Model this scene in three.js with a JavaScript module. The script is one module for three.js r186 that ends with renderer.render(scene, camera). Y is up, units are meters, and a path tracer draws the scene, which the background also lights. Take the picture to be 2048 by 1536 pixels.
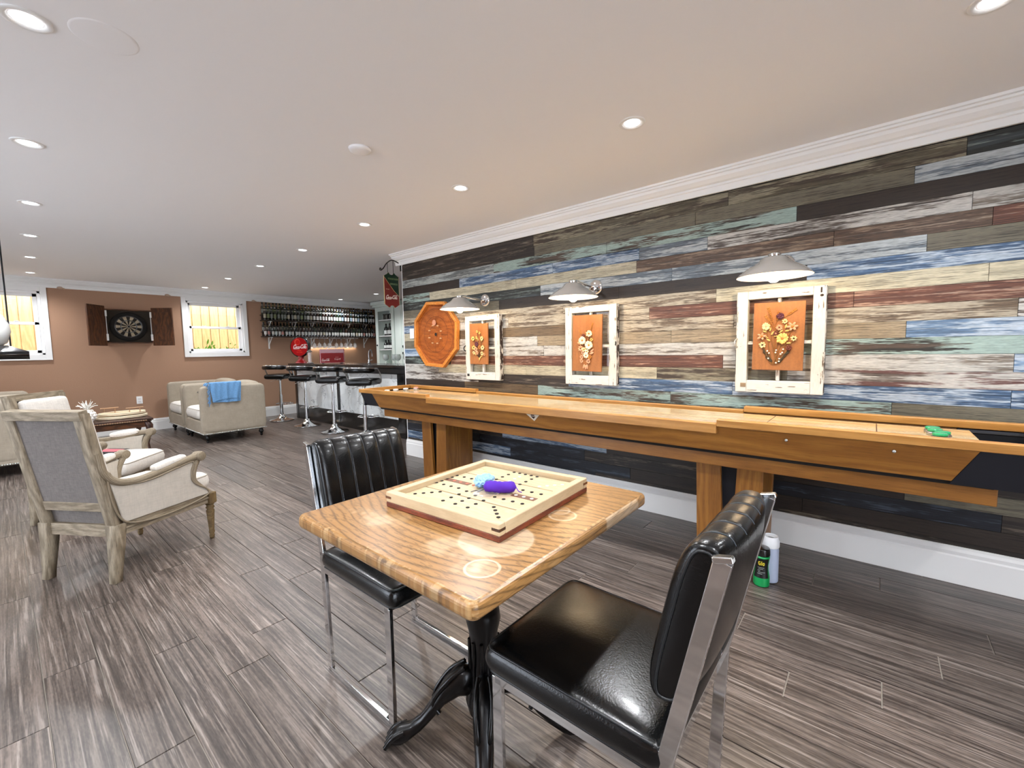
import * as THREE from 'three';
import { RoundedBoxGeometry } from 'three/addons/geometries/RoundedBoxGeometry.js';
import { mergeGeometries, mergeVertices as mergeVerts } from 'three/addons/utils/BufferGeometryUtils.js';
import { RectAreaLightUniformsLib } from 'three/addons/lights/RectAreaLightUniformsLib.js';
RectAreaLightUniformsLib.init();

// ---------- camera, sky, sun, exposure ----------
const scene = new THREE.Scene();
const rad = (d) => d * Math.PI / 180;
const camera = new THREE.PerspectiveCamera(2 * Math.atan(768 / 862.8) * 180 / Math.PI, 2048 / 1536, 0.05, 80);
{
  const yaw = rad(49.94), pitch = rad(4.587), roll = rad(-0.958);
  const f = new THREE.Vector3(Math.sin(yaw) * Math.cos(pitch), -Math.sin(pitch), -Math.cos(yaw) * Math.cos(pitch));
  const r = new THREE.Vector3(Math.cos(yaw), 0, Math.sin(yaw)), u = new THREE.Vector3().crossVectors(r, f);
  const r2 = r.clone().multiplyScalar(Math.cos(roll)).addScaledVector(u, Math.sin(roll));
  const u2 = u.clone().multiplyScalar(Math.cos(roll)).addScaledVector(r, -Math.sin(roll));
  camera.quaternion.setFromRotationMatrix(new THREE.Matrix4().makeBasis(r2, u2, f.clone().negate()));
  camera.position.set(0, 1.22, 0);
}
const renderer = new THREE.WebGLRenderer({ antialias: true });
renderer.toneMapping = THREE.LinearToneMapping;
renderer.toneMappingExposure = 1.0;
renderer.shadowMap.enabled = true;
scene.background = new THREE.Color().setRGB(7.8, 8.5, 9.6);       // bright overcast daylight outside
const POT = 7.2, POT_COLOR = new THREE.Color(0.95, 0.97, 1), LAMP = 0.5, LAMP_COLOR = new THREE.Color(1, 0.76, 0.48);
const sun = new THREE.DirectionalLight(0xfff0d8, 9);
sun.position.set(2.6, 20, -5); sun.target.position.set(1.5, 1.5, -9.95);
sun.shadow.camera.left = sun.shadow.camera.bottom = -12; sun.shadow.camera.right = sun.shadow.camera.top = 12; sun.shadow.camera.far = 40;
scene.add(sun, sun.target);

// ---------- helpers ----------
let seed = 12345;
const rnd = () => { seed = (seed + 0x6d2b79f5) | 0; let t = Math.imul(seed ^ (seed >>> 15), 1 | seed); t = (t + Math.imul(t ^ (t >>> 7), 61 | t)) ^ t; return ((t ^ (t >>> 14)) >>> 0) / 4294967296; };
const rr = (a, b) => a + (b - a) * rnd();
const names = {};
function numbered(n) { const k = names[n] = (names[n] ?? -1) + 1; return k ? n + '_' + String(k).padStart(3, '0') : n; }
const V = (x, y, z) => new THREE.Vector3(x, y, z), V2 = (x, y) => new THREE.Vector2(x, y);
function T(g, x = 0, y = 0, z = 0, rx = 0, ry = 0, rz = 0, sx = 1, sy = sx, sz = sx) {
  return g.applyMatrix4(new THREE.Matrix4().compose(V(x, y, z), new THREE.Quaternion().setFromEuler(new THREE.Euler(rx, ry, rz)), V(sx, sy, sz)));
}
function uvBox(g0) {   // box projection in metres, u along the longest side, with an offset of its own
  const g = g0.index ? g0.toNonIndexed() : g0, p = g.attributes.position, n = g.attributes.normal;
  g.computeBoundingBox();
  const s = g.boundingBox.getSize(V(0, 0, 0)).toArray(), uv = new Float32Array(p.count * 2), ou = rnd() * 3, ov = rnd() * 3;
  for (let i = 0; i < p.count; i += 3) {
    const m = [0, 0, 0];
    for (let k = 0; k < 3; k++) { m[0] += n.getX(i + k); m[1] += n.getY(i + k); m[2] += n.getZ(i + k); }
    const a = m.map(Math.abs), d = a[0] >= a[1] && a[0] >= a[2] ? 0 : a[1] >= a[2] ? 1 : 2;
    const o = [0, 1, 2].filter((q) => q !== d); if (s[o[1]] > s[o[0]]) o.reverse();
    for (let k = 0; k < 3; k++) { const c = [p.getX(i + k), p.getY(i + k), p.getZ(i + k)]; uv[(i + k) * 2] = c[o[0]] + ou; uv[(i + k) * 2 + 1] = c[o[1]] + ov; }
  }
  g.setAttribute('uv', new THREE.BufferAttribute(uv, 2));
  return g;
}
// a box with softened edges, grain along its length
function box(w, h, d, x = 0, y = 0, z = 0, rx = 0, ry = 0, rz = 0, r = 0.003) {
  const q = Math.min(r, w / 2.2, h / 2.2, d / 2.2);
  return T(uvBox(q > 0 ? new RoundedBoxGeometry(w, h, d, 1, q) : new THREE.BoxGeometry(w, h, d)), x, y, z, rx, ry, rz);
}
function pillow(w, h, d, r, bulge = 0, x = 0, y = 0, z = 0, rx = 0, ry = 0, rz = 0) {   // a cushion: rounded, crowned on its big faces
  const sub = subdivide(null, w, h, d);
  const q = sub.attributes.position;
  for (let i = 0; i < q.count; i++) {
    const a = q.getX(i) / w * 2, b = q.getY(i) / h * 2, c = q.getZ(i) / d * 2;
    q.setY(i, q.getY(i) + Math.sign(b) * Math.min(1, Math.abs(b) * 1.5) * bulge * Math.max(0, (1 - a * a) * (1 - c * c)));
  }
  sub.computeVertexNormals();
  return T(uvBox(sub), x, y, z, rx, ry, rz);
}
function subdivide(g0, w, h, d) {   // a rounded box with a finer grid, for bulges
  const n = 14, r = Math.min(w, h, d), g = new THREE.BoxGeometry(w, h, d, n, 6, n), p = g.attributes.position, v = V(0, 0, 0), rad0 = Math.min(h * 0.48, 0.06 + r * 0.1);
  for (let i = 0; i < p.count; i++) {
    v.fromBufferAttribute(p, i);
    { const q = (a, s) => { const t = a / s * 2; return Math.sign(t) * (1 - Math.pow(1 - Math.min(1, Math.abs(t)), 1.9)) * s / 2; }; v.set(q(v.x, w), q(v.y, h), q(v.z, d)); }
    const c = V(THREE.MathUtils.clamp(v.x, -w / 2 + rad0, w / 2 - rad0), THREE.MathUtils.clamp(v.y, -h / 2 + rad0, h / 2 - rad0), THREE.MathUtils.clamp(v.z, -d / 2 + rad0, d / 2 - rad0));
    const e = v.clone().sub(c), l = e.length();
    if (l > 1e-6) v.copy(c).addScaledVector(e, Math.min(1, rad0 / l));
    p.setXYZ(i, v.x, v.y, v.z);
  }
  g.deleteAttribute('uv'); g.deleteAttribute('normal');
  const m = mergeVerts(g); m.computeVertexNormals();
  return m;
}
const cyl = (r1, r2, h, x = 0, y = 0, z = 0, rx = 0, ry = 0, rz = 0, seg = 20) => T(new THREE.CylinderGeometry(r1, r2, h, seg), x, y, z, rx, ry, rz);
const sph = (r, x = 0, y = 0, z = 0, sx = 1, sy = 1, sz = 1, seg = 16) => T(new THREE.SphereGeometry(r, seg, Math.round(seg * 0.7)), x, y, z, 0, 0, 0, sx, sy, sz);
const lathe = (pts, seg = 24) => new THREE.LatheGeometry(pts.map(([r, y]) => V2(Math.max(r, 0.0001), y)), seg);
const tube = (pts, r, seg = 24, rs = 8, closed = false) => new THREE.TubeGeometry(new THREE.CatmullRomCurve3(pts.map((p) => V(...p)), closed, 'centripetal'), seg, r, rs, closed);
const rod = (a, b, r, rs = 8) => new THREE.TubeGeometry(new THREE.LineCurve3(V(...a), V(...b)), 1, r, rs);
const shapeOf = (pts) => new THREE.Shape(pts.map(([x, y]) => V2(x, y)));
// a U-shaped path round the front of a seat: sides at +-hw from z0 forward to z1, corners of radius r
function seatPath(hw, z0, z1, r, y) { const P = []; for (let i = 0; i < 6; i++) P.push([-hw, y, mix(z0, z1 - r, i / 5)]); for (let i = 1; i < 4; i++) { const a = i / 4 * 1.5708; P.push([-hw + r - r * Math.cos(a), y, z1 - r + r * Math.sin(a)]); } for (let i = 0; i < 7; i++) P.push([mix(-hw + r, hw - r, i / 6), y, z1]); for (let i = 3; i > 0; i--) { const a = i / 4 * 1.5708; P.push([hw - r + r * Math.cos(a), y, z1 - r + r * Math.sin(a)]); } for (let i = 5; i >= 0; i--) P.push([hw, y, mix(z0, z1 - r, i / 5)]); return P; }
function extrude(pts, depth, bevel = 0, x = 0, y = 0, z = 0, rx = 0, ry = 0, rz = 0, holes = [], curve = 12) {
  const s = Array.isArray(pts) ? shapeOf(pts) : pts;
  for (const h of holes) s.holes.push(new THREE.Path(h.map(([a, b]) => V2(a, b))));
  const g = new THREE.ExtrudeGeometry(s, { depth: depth - 2 * bevel, bevelEnabled: bevel > 0, bevelThickness: bevel, bevelSize: bevel, bevelOffset: -bevel, bevelSegments: 2, curveSegments: curve });
  g.translate(0, 0, bevel);
  return T(uvBox(g), x, y, z, rx, ry, rz);
}
function roundRect(w, h, r) {
  const s = new THREE.Shape(), x = -w / 2, y = -h / 2;
  s.moveTo(x + r, y); s.lineTo(x + w - r, y); s.absarc(x + w - r, y + r, r, -Math.PI / 2, 0); s.lineTo(x + w, y + h - r); s.absarc(x + w - r, y + h - r, r, 0, Math.PI / 2);
  s.lineTo(x + r, y + h); s.absarc(x + r, y + h - r, r, Math.PI / 2, Math.PI); s.lineTo(x, y + r); s.absarc(x + r, y + r, r, Math.PI, 1.5 * Math.PI);
  return s;
}
// skin through a list of rings (each a list of [x, y, z]), ends closed
function loft(rings, cap = true, keepUv = false) {
  const n = rings[0].length, pos = [], idx = [];
  for (const r of rings) for (const p of r) pos.push(...p);
  for (let i = 0; i + 1 < rings.length; i++) for (let j = 0; j < n; j++) { const a = i * n + j, b = i * n + (j + 1) % n, c = a + n, d = b + n; idx.push(a, b, c, b, d, c); }
  if (cap) for (const [i, flip] of [[0, true], [rings.length - 1, false]]) {
    const c = [0, 0, 0]; for (const p of rings[i]) for (let k = 0; k < 3; k++) c[k] += p[k] / n;
    const ci = pos.length / 3; pos.push(...c);
    for (let j = 0; j < n; j++) { const a = i * n + j, b = i * n + (j + 1) % n; flip ? idx.push(b, a, ci) : idx.push(a, b, ci); }
  }
  let vol = 0; for (let i = 0; i < idx.length; i += 3) { const [a, b, c] = [idx[i] * 3, idx[i + 1] * 3, idx[i + 2] * 3]; vol += pos[a] * (pos[b + 1] * pos[c + 2] - pos[b + 2] * pos[c + 1]) - pos[a + 1] * (pos[b] * pos[c + 2] - pos[b + 2] * pos[c]) + pos[a + 2] * (pos[b] * pos[c + 1] - pos[b + 1] * pos[c]); }
  if (vol < 0) idx.reverse();
  const g = new THREE.BufferGeometry(); g.setAttribute('position', new THREE.Float32BufferAttribute(pos, 3)); g.setIndex(idx); g.computeVertexNormals();
  return uvBox(g);
}
function merge(list) {
  const out = list.map((g) => {
    const q = g.index ? g.toNonIndexed() : g;
    for (const k of Object.keys(q.attributes)) if (!['position', 'normal', 'uv'].includes(k)) q.deleteAttribute(k);
    q.morphAttributes = {}; q.groups = [];
    if (!q.attributes.normal) q.computeVertexNormals();
    if (!q.attributes.uv) q.setAttribute('uv', new THREE.BufferAttribute(new Float32Array(q.attributes.position.count * 2), 2));
    return q;
  });
  return out.length === 1 ? out[0] : mergeGeometries(out);
}
function part(name, geos, m, parent, label, kind) {
  const o = new THREE.Mesh(merge([].concat(geos)), m); o.name = parent === scene ? numbered(name) : numberedIn(parent, name);
  if (label) o.userData.label = label;
  if (kind) o.userData.kind = kind;
  parent.add(o); return o;
}
function numberedIn(parent, n) { const c = parent.userData.__n ??= {}, k = c[n] = (c[n] ?? -1) + 1; return k ? n + '_' + String(k).padStart(3, '0') : n; }
function tag(o, label, category, group, kind) { if (label) o.userData.label = label; if (category) o.userData.category = category; if (group) o.userData.group = group; if (kind) o.userData.kind = kind; return o; }
function thing(name, label, category, [x, y, z] = [0, 0, 0], turn = 0, group) {
  const o = new THREE.Group(); o.name = numbered(name); scene.add(o); o.position.set(x, y, z); o.rotation.y = turn; return tag(o, label, category, group);
}
function dup(root, label, [x, y, z], turn = 0) { const r = root.clone(); r.name = numbered(root.name.replace(/_\d{3}$/, '')); scene.add(r); r.position.set(x, y, z); r.rotation.set(0, turn, 0); r.userData.label = label; return r; }
const struct = (name, geos, m) => part(name, geos, m, scene, null, 'structure');
function structGroup(name) { const o = new THREE.Group(); o.name = numbered(name); o.userData.kind = 'structure'; scene.add(o); return o; }

// ---------- noise and textures ----------
const hash = (x, y, s) => { let h = Math.imul(x, 374761393) ^ Math.imul(y, 668265263) ^ Math.imul(s, 974634721); h = Math.imul(h ^ (h >>> 13), 1274126177); return ((h ^ (h >>> 16)) >>> 0) / 4294967296; };
function noise(x, y, px, py, s) {      // periodic value noise
  const ix = Math.floor(x), iy = Math.floor(y), fx = x - ix, fy = y - iy, u = fx * fx * (3 - 2 * fx), v = fy * fy * (3 - 2 * fy);
  const x0 = ((ix % px) + px) % px, x1 = (x0 + 1) % px, y0 = ((iy % py) + py) % py, y1 = (y0 + 1) % py;
  const a = hash(x0, y0, s), b = hash(x1, y0, s), c = hash(x0, y1, s), d = hash(x1, y1, s);
  return a + (b - a) * u + (c - a) * v + (a - b - c + d) * u * v;
}
function fbm(u, v, fx, fy, s, oct = 4) { let t = 0, a = 0.5, n = 0; for (let i = 0; i < oct; i++) { t += a * noise(u * fx, v * fy, fx, fy, s + i * 17); n += a; a *= 0.55; fx *= 2; fy *= 2; } return t / n; }
const mix = (a, b, t) => a + (b - a) * t, mix3 = (a, b, t) => [mix(a[0], b[0], t), mix(a[1], b[1], t), mix(a[2], b[2], t)], sst = (a, b, x) => { const t = Math.min(1, Math.max(0, (x - a) / (b - a))); return t * t * (3 - 2 * t); };
function dataTex(w, h, fn, su = 1, sv = 1, srgb = true) {   // fn(u, v) returns 0..255 rgb; su, sv metres covered
  const d = new Uint8Array(w * h * 4);
  for (let y = 0; y < h; y++) for (let x = 0; x < w; x++) { const c = fn((x + 0.5) / w, (y + 0.5) / h), o = (y * w + x) * 4; d[o] = Math.max(0, Math.min(255, c[0])); d[o + 1] = Math.max(0, Math.min(255, c[1])); d[o + 2] = Math.max(0, Math.min(255, c[2])); d[o + 3] = 255; }
  const t = new THREE.DataTexture(d, w, h); t.wrapS = t.wrapT = THREE.RepeatWrapping; t.magFilter = THREE.LinearFilter; t.minFilter = THREE.LinearMipmapLinearFilter; t.repeat.set(1 / su, 1 / sv);
  if (srgb) t.colorSpace = THREE.SRGBColorSpace; t.needsUpdate = true; return t;
}
function canvasTex(w, h, draw) {
  const c = document.createElement('canvas'); c.width = w; c.height = h; draw(c.getContext('2d'), w, h);
  const t = new THREE.CanvasTexture(c); t.colorSpace = THREE.SRGBColorSpace; return t;
}
const mat = (color, roughness = 0.6, o = {}) => new THREE.MeshStandardMaterial({ color, roughness, ...o });
const phys = (color, roughness, o) => new THREE.MeshPhysicalMaterial({ color, roughness, ...o });
// plain sawn wood: grain along u
function woodTex(dark, light, s, o = {}) {
  const { su = 1.2, sv = 0.3, w = 1024, h = 256, ring = 5, pores = 0.25, contrast = 1 } = o;
  return dataTex(w, h, (u, v) => {
    const warp = fbm(u, v, 3, 2, s, 3), rings = Math.sin((v * ring + warp * 3.2) * 6.283) * 0.5 + 0.5, fine = fbm(u, v, 12, 90, s + 5, 3), pore = fbm(u, v, 30, 220, s + 9, 2), tone = fbm(u, v, 2, 2, s + 13, 2);
    let t = 0.35 * rings + 0.35 * fine + 0.3 * tone; t = 0.5 + (t - 0.5) * contrast * 1.5;
    return mix3(dark, light, t).map((c) => c * (1 - pores * sst(0.6, 0.75, pore)));
  }, su, sv);
}
// reclaimed boards with remains of paint
function boardTex(o, s) {
  const dz = (c) => { const m = 0.3 * c[0] + 0.59 * c[1] + 0.11 * c[2]; return c.map((q) => mix(q, m, 0.3)); }, { cover = 0.5, soft = 0.06, scale = [10, 4], strip = 0.35, rough = 1, grain = 0.4 } = o, a = dz(o.a), b = o.b && dz(o.b), c = o.c && dz(o.c);
  return dataTex(1024, 96, (u, v) => {
    const g1 = fbm(u, v, 10, 34, s, 3), g2 = fbm(u, v, 60, 22, s + 3, 3), p = fbm(u, v, scale[0], scale[1], s + 7, 6) * 0.56 + g1 * 0.26 + g2 * 0.18, tone = fbm(u, v, 4, 2, s + 11, 3);
    const g3 = fbm(u, v, 26, 40, s + 51, 3); let col = a.map((q) => q * (1 - grain / 2 + grain * g1) * (0.85 + 0.3 * tone) * (1 - 0.35 * rough * sst(0.56, 0.7, g3)));
    if (c) col = mix3(col, c, sst(0.5, 0.62, fbm(u, v, 5, 2, s + 21, 3)) * 0.9);
    if (b) col = mix3(col, b.map((q) => q * (0.86 + 0.24 * g2)), sst(0.5 - soft, 0.5 + soft, p + (cover - 0.5) * 0.5));
    const l = Math.abs(v - 0.5 - 0.03 * (noise(u * 6, 0.5, 6, 1, s + 31) - 0.5));
    if (strip && l < 0.02) col = mix3(col, [225, 222, 212], strip * (0.4 + 0.6 * g2));
    if (v < 0.02 || v > 0.98) col = col.map((q) => q * 0.86);
    return col.map((q) => q * (0.84 + 0.14 * fbm(u, v, 160, 40, s + 41, 2)));
  });
}

// ---------- materials ----------
const linenTex = dataTex(256, 256, (u, v) => { const n = 0.5 * fbm(u, v, 96, 12, 3, 2) + 0.5 * fbm(u, v, 12, 96, 4, 2), t = fbm(u, v, 5, 5, 8, 3); return [182, 175, 164].map((c) => c * (0.9 + 0.12 * n + 0.08 * t)); }, 0.35, 0.35);
const greyLinenTex = dataTex(256, 256, (u, v) => { const n = 0.5 * fbm(u, v, 96, 12, 3, 2) + 0.5 * fbm(u, v, 12, 96, 4, 2); return [112, 106, 102].map((c) => c * (0.82 + 0.3 * n)); }, 0.25, 0.25);
const whiteLinenTex = dataTex(256, 256, (u, v) => { const n = 0.5 * fbm(u, v, 96, 12, 5, 2) + 0.5 * fbm(u, v, 12, 96, 6, 2); return [222, 217, 209].map((c) => c * (0.88 + 0.18 * n)); }, 0.35, 0.35);
const limedTex = woodTex([98, 85, 66], [160, 147, 126], 31, { su: 0.9, sv: 0.12, w: 512, h: 128, ring: 2, contrast: 0.9 });
const orangeTex = woodTex([124, 76, 26], [180, 124, 54], 41, { su: 1.4, sv: 0.3, ring: 4, contrast: 0.7, pores: 0.1 });
const railTex = woodTex([156, 102, 42], [206, 152, 84], 45, { su: 1.6, sv: 0.2, ring: 3, contrast: 0.7, pores: 0.08 });
const mapleTex = woodTex([212, 178, 128], [238, 214, 170], 51, { su: 1.2, sv: 0.25, ring: 4, contrast: 0.6, pores: 0.06 });
const darkWoodTex = woodTex([36, 20, 14], [84, 50, 34], 61, { su: 0.8, sv: 0.2, w: 512, h: 128, ring: 3 });
const walnutTex = woodTex([58, 32, 14], [118, 70, 34], 65, { su: 0.7, sv: 0.2, w: 512, h: 128, ring: 3 });
const leatherBump = dataTex(256, 256, (u, v) => { const c = 255 * (0.6 * fbm(u, v, 40, 40, 71, 3) + 0.4 * fbm(u, v, 6, 6, 77, 3)); return [c, c, c]; }, 0.12, 0.12, false);
const M = {
  ceiling: mat(0xf3f2f2, 0.9), white: mat(0xf0f0ee, 0.45), trim: mat(0xeeeeec, 0.4), pvc: mat(0xf2f2f2, 0.35),
  tan: mat(0xa8846b, 0.85, { bumpMap: dataTex(256, 256, (u, v) => { const c = 255 * fbm(u, v, 60, 60, 91, 2); return [c, c, c]; }, 0.5, 0.5, false), bumpScale: 0.0006 }),
  sub: mat(0x8d857b, 0.7), dark: mat(0x1a1512, 0.9), glass: phys(0xffffff, 0, { transmission: 1, thickness: 0, ior: 1.5, roughness: 0 }),
  chrome: mat(0xe8eaec, 0.07, { metalness: 1 }), steel: mat(0xb8bcc0, 0.3, { metalness: 1 }), iron: phys(0x020203, 0.3, { specularIntensity: 0.6, clearcoat: 0.25, clearcoatRoughness: 0.12 }), black: mat(0x0a0a0b, 0.5), blackGloss: phys(0x08090a, 0.22, { clearcoat: 0.6, clearcoatRoughness: 0.15 }),
  vinyl: phys(0x030405, 0.27, { specularIntensity: 0.75, clearcoat: 0.2, clearcoatRoughness: 0.15, bumpMap: leatherBump, bumpScale: 0.0006 }), piping: mat(0x1a1c1e, 0.35),
  linen: mat(0xffffff, 0.95, { map: linenTex }), greyLinen: mat(0xffffff, 0.95, { map: greyLinenTex }), whiteLinen: mat(0xffffff, 0.95, { map: whiteLinenTex }), limed: mat(0xffffff, 0.7, { map: limedTex }),
  orange: mat(0xffffff, 0.4, { map: orangeTex }), rail: mat(0xffffff, 0.35, { map: railTex }), maple: phys(0xffffff, 0.3, { map: mapleTex, clearcoat: 0.3, clearcoatRoughness: 0.2 }), darkWood: mat(0xffffff, 0.4, { map: darkWoodTex }), walnut: mat(0xffffff, 0.5, { map: walnutTex }),
  carpet: mat(0x0c0d12, 0.98), navy: mat(0x12131c, 0.7), nail: mat(0xcfd2d0, 0.3, { metalness: 0.9 }),
};

// ---------- floor ----------
const XW = 3.053, ZE = -4.185, ZW = -9.006, CY = 2.322;
const floorTex = [0, 1, 2, 3, 4, 5].map((k) => dataTex(1024, 128, (u, v) => {
  const warp = fbm(u, v, 2, 2, 200 + k * 31, 3), g = fbm(u, v + warp * 0.12, 5, 34, 210 + k * 31, 4), knot = Math.sin((v * 4 + warp * 2.2) * 6.283) * 0.5 + 0.5, f = fbm(u, v, 70, 50, 220 + k * 31, 2), big = fbm(u, v, 3, 2, 230 + k * 31, 3);
  const t = sst(0.22, 0.78, 0.5 * g + 0.12 * knot + 0.18 * f + 0.2 * big);
  const w = sst(0.6, 0.78, fbm(u, v, 5, 26, 240 + k * 31, 4));
  return mix3(mix3([50, 43, 39], [120, 108, 100], t), [164, 154, 146], w * 0.6).map((c) => c * (0.9 + 0.03 * k));
}, 1, 1));
const floorMats = floorTex.map((map) => phys(0xffffff, 0.36, { map, clearcoat: 0.15, clearcoatRoughness: 0.3 }));
const floor = struct('floor', T(new THREE.BoxGeometry(9.8, 0.12, 13.2), 1.7, -0.0635, -2.8), M.sub);
function plankGeo(len, wid, th, cut) {     // a board lying along x with a small chamfer; uv 0..1
  const a = len / 2, b = wid / 2, c = cut, P = [[-a, 0, -b], [a, 0, -b], [a, 0, b], [-a, 0, b], [-a + c, th, -b + c], [a - c, th, -b + c], [a - c, th, b - c], [-a + c, th, b - c]], F = [[4, 7, 6], [4, 6, 5]];
  for (let i = 0; i < 4; i++) { const j = (i + 1) % 4; F.push([i, i + 4, j + 4], [i, j + 4, j]); }
  const pos = [], uv = []; for (const f of F) for (const i of f) { pos.push(...P[i]); uv.push(P[i][0] / len + 0.5, P[i][2] / wid + 0.5); }
  const g = new THREE.BufferGeometry(); g.setAttribute('position', new THREE.Float32BufferAttribute(pos, 3)); g.setAttribute('uv', new THREE.Float32BufferAttribute(uv, 2)); g.computeVertexNormals(); return g;
}
{
  const L = 1.22, W = 0.15, geo = plankGeo(L - 0.003, W - 0.002, 0.0035, 0.0012), spots = [], rest = floorTex.map(() => []);
  for (let c = -20; c < 42; c++) {
    const x = 0.025 + W * (c + 0.5), off = c % 2 ? -1.84 + 0.21 * ((c * 7) % 3) : -2.375 + 0.17 * ((c * 5) % 3);
    for (let k = -7; k < 6; k++) { const z = off + L * (k + 0.5); if (x > 6 || z < -9.6 || z > 3.4 || x < -3.05 || (x > XW + 0.07 && z > ZE + 0.6)) continue; spots.push([x, z, (c * 13 + k * 29 + 600) % 6, (c * 7 + k * 3 + 600) % 4]); }
  }
  // what the camera can see, nearest first: the 290 nearest as parts, the others joined
  const seen = ([x, z]) => z < 0.7 && x > -0.5 && z < x * 0.24 + 0.4;
  const near = spots.filter(seen).sort((p, q) => Math.hypot(p[0], p[1]) - Math.hypot(q[0], q[1])).slice(0, 290), set = new Set(near);
  for (const [x, z, m, f] of near) { const o = part('plank', geo, floorMats[m], floor); o.geometry = geo; o.position.set(x, -0.0035, z); o.rotation.y = Math.PI / 2 + (f & 1) * Math.PI; }
  for (const s of spots) if (!set.has(s)) rest[s[2]].push(T(geo.clone(), s[0], -0.0035, s[1], 0, Math.PI / 2 + (s[3] & 1) * Math.PI));
  rest.forEach((g, i) => g.length && part('plank_field', g, floorMats[i], floor, 'farther rows of dark laminate planks', 'stuff'));
}

// ---------- ceiling and walls ----------
struct('ceiling', box(9.9, 0.2, 13.4, 1.7, CY + 0.1, -2.8, 0, 0, 0, 0), M.ceiling);
const winX = [[-0.41, 0.45], [2.125, 2.985]], winY = [1.25, 2.14];
struct('wall_far', extrude([[-3.2, 0], [6.12, 0], [6.12, CY], [-3.2, CY]], 0.14, 0, 0, 0, ZW - 0.14, 0, 0, 0, winX.map(([a, b]) => [[a, winY[0]], [a, winY[1]], [b, winY[1]], [b, winY[0]]])), M.tan);
struct('wall_left', extrude([[-3.3, 0], [9.1, 0], [9.1, CY], [-3.3, CY]], 0.12, 0, -3.22, 0, 0, 0, Math.PI / 2, 0, [[[2.5, 0.06], [2.5, 2.12], [5.2, 2.12], [5.2, 0.06]]]), M.tan);
{ // unseen back wall with a glazed patio opening that lets daylight in from behind the camera
  struct('wall_back', extrude([[-3.1, 0], [3.2, 0], [3.2, CY], [-3.1, CY]], 0.12, 0, 0, 0, 3.1, 0, 0, 0, [[[-2.3, 0.06], [-2.3, 2.12], [0.4, 2.12], [0.4, 0.06]]]), M.tan);
  const d = structGroup('door_1');
  part('door_frame', [box(2.7, 0.06, 0.1, -0.95, 0.09, 3.16), box(2.7, 0.06, 0.1, -0.95, 2.09, 3.16), ...[-2.27, -0.93, 0.37].map((x) => box(0.07, 2.02, 0.1, x, 1.09, 3.16))], M.pvc, d);
  const d2 = structGroup('door_2');
  part('door_frame', [box(0.1, 0.06, 2.7, -3.16, 0.09, -3.85), box(0.1, 0.06, 2.7, -3.16, 2.09, -3.85), ...[-5.17, -3.83, -2.53].map((z) => box(0.1, 2.02, 0.07, -3.16, 1.09, z))], M.pvc, d2);
  for (const z of [-4.5, -3.18]) part('pane', box(0.006, 1.94, 1.25, -3.16, 1.09, z, 0, 0, 0, 0), M.glass, d2);
  for (const x of [-1.6, -0.28]) part('pane', box(1.25, 1.94, 0.006, x, 1.09, 3.16, 0, 0, 0, 0), M.glass, d);
}
const wallRight = struct('wall_right', box(0.13, CY, 7.385, XW + 0.073, CY / 2, (ZE + 3.2) / 2, 0, 0, 0, 0), M.dark);
part('end_trim', box(0.132, CY - 0.12, 0.02, XW + 0.07, (CY - 0.12) / 2, ZE - 0.008), M.trim, wallRight);
struct('wall_recess', [box(0.12, CY, 5.3, 6.05, CY / 2, -6.5, 0, 0, 0, 0), box(2.9, CY, 0.12, 4.645, CY / 2, -3.9, 0, 0, 0, 0)], M.tan);

// reclaimed-look boards on the right wall, row by row from the crown down: [kind, z of the far end, z of the near end]
const K = {
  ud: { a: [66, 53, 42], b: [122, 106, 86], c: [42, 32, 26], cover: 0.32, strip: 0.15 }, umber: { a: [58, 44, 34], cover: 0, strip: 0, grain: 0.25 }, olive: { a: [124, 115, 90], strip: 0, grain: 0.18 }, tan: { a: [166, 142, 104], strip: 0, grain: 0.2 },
  brown: { a: [118, 90, 56], strip: 0, grain: 0.25 }, cream: { a: [202, 190, 152], b: [184, 168, 126], cover: 0.2, strip: 0.1, grain: 0.16 }, grey: { a: [112, 120, 120], b: [186, 196, 190], cover: 0.55 }, whitegrey: { a: [126, 112, 96], b: [200, 197, 186], cover: 0.62 },
  blue: { a: [64, 104, 152], b: [176, 196, 216], cover: 0.48, scale: [9, 4] }, lightblue: { a: [96, 138, 184], b: [182, 202, 222], cover: 0.5 }, teal: { a: [56, 52, 44], b: [158, 190, 178], c: [92, 70, 54], cover: 0.5, soft: 0.04, scale: [6, 2], strip: 0.1 }, greyblue: { a: [98, 114, 128], b: [184, 194, 196], cover: 0.55 },
  red: { a: [116, 60, 38], b: [186, 138, 106], cover: 0.35 }, herring: { a: [98, 68, 46], b: [152, 122, 92], cover: 0.42 }, tandist: { a: [112, 88, 62], b: [188, 172, 142], cover: 0.55 }, taupe: { a: [92, 78, 66], b: [206, 202, 192], cover: 0.58 },
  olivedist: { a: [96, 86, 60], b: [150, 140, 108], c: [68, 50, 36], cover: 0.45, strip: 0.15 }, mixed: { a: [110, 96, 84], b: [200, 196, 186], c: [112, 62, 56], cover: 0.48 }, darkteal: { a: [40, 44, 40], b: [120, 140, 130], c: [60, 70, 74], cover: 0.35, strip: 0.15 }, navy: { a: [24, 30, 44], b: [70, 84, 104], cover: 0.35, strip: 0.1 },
};
const kMat = {}; Object.keys(K).forEach((k, i) => { const map = boardTex(K[k], 500 + i * 53); kMat[k] = mat(0xffffff, 0.55, { map, bumpMap: map, bumpScale: 0.0008 }); });
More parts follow.
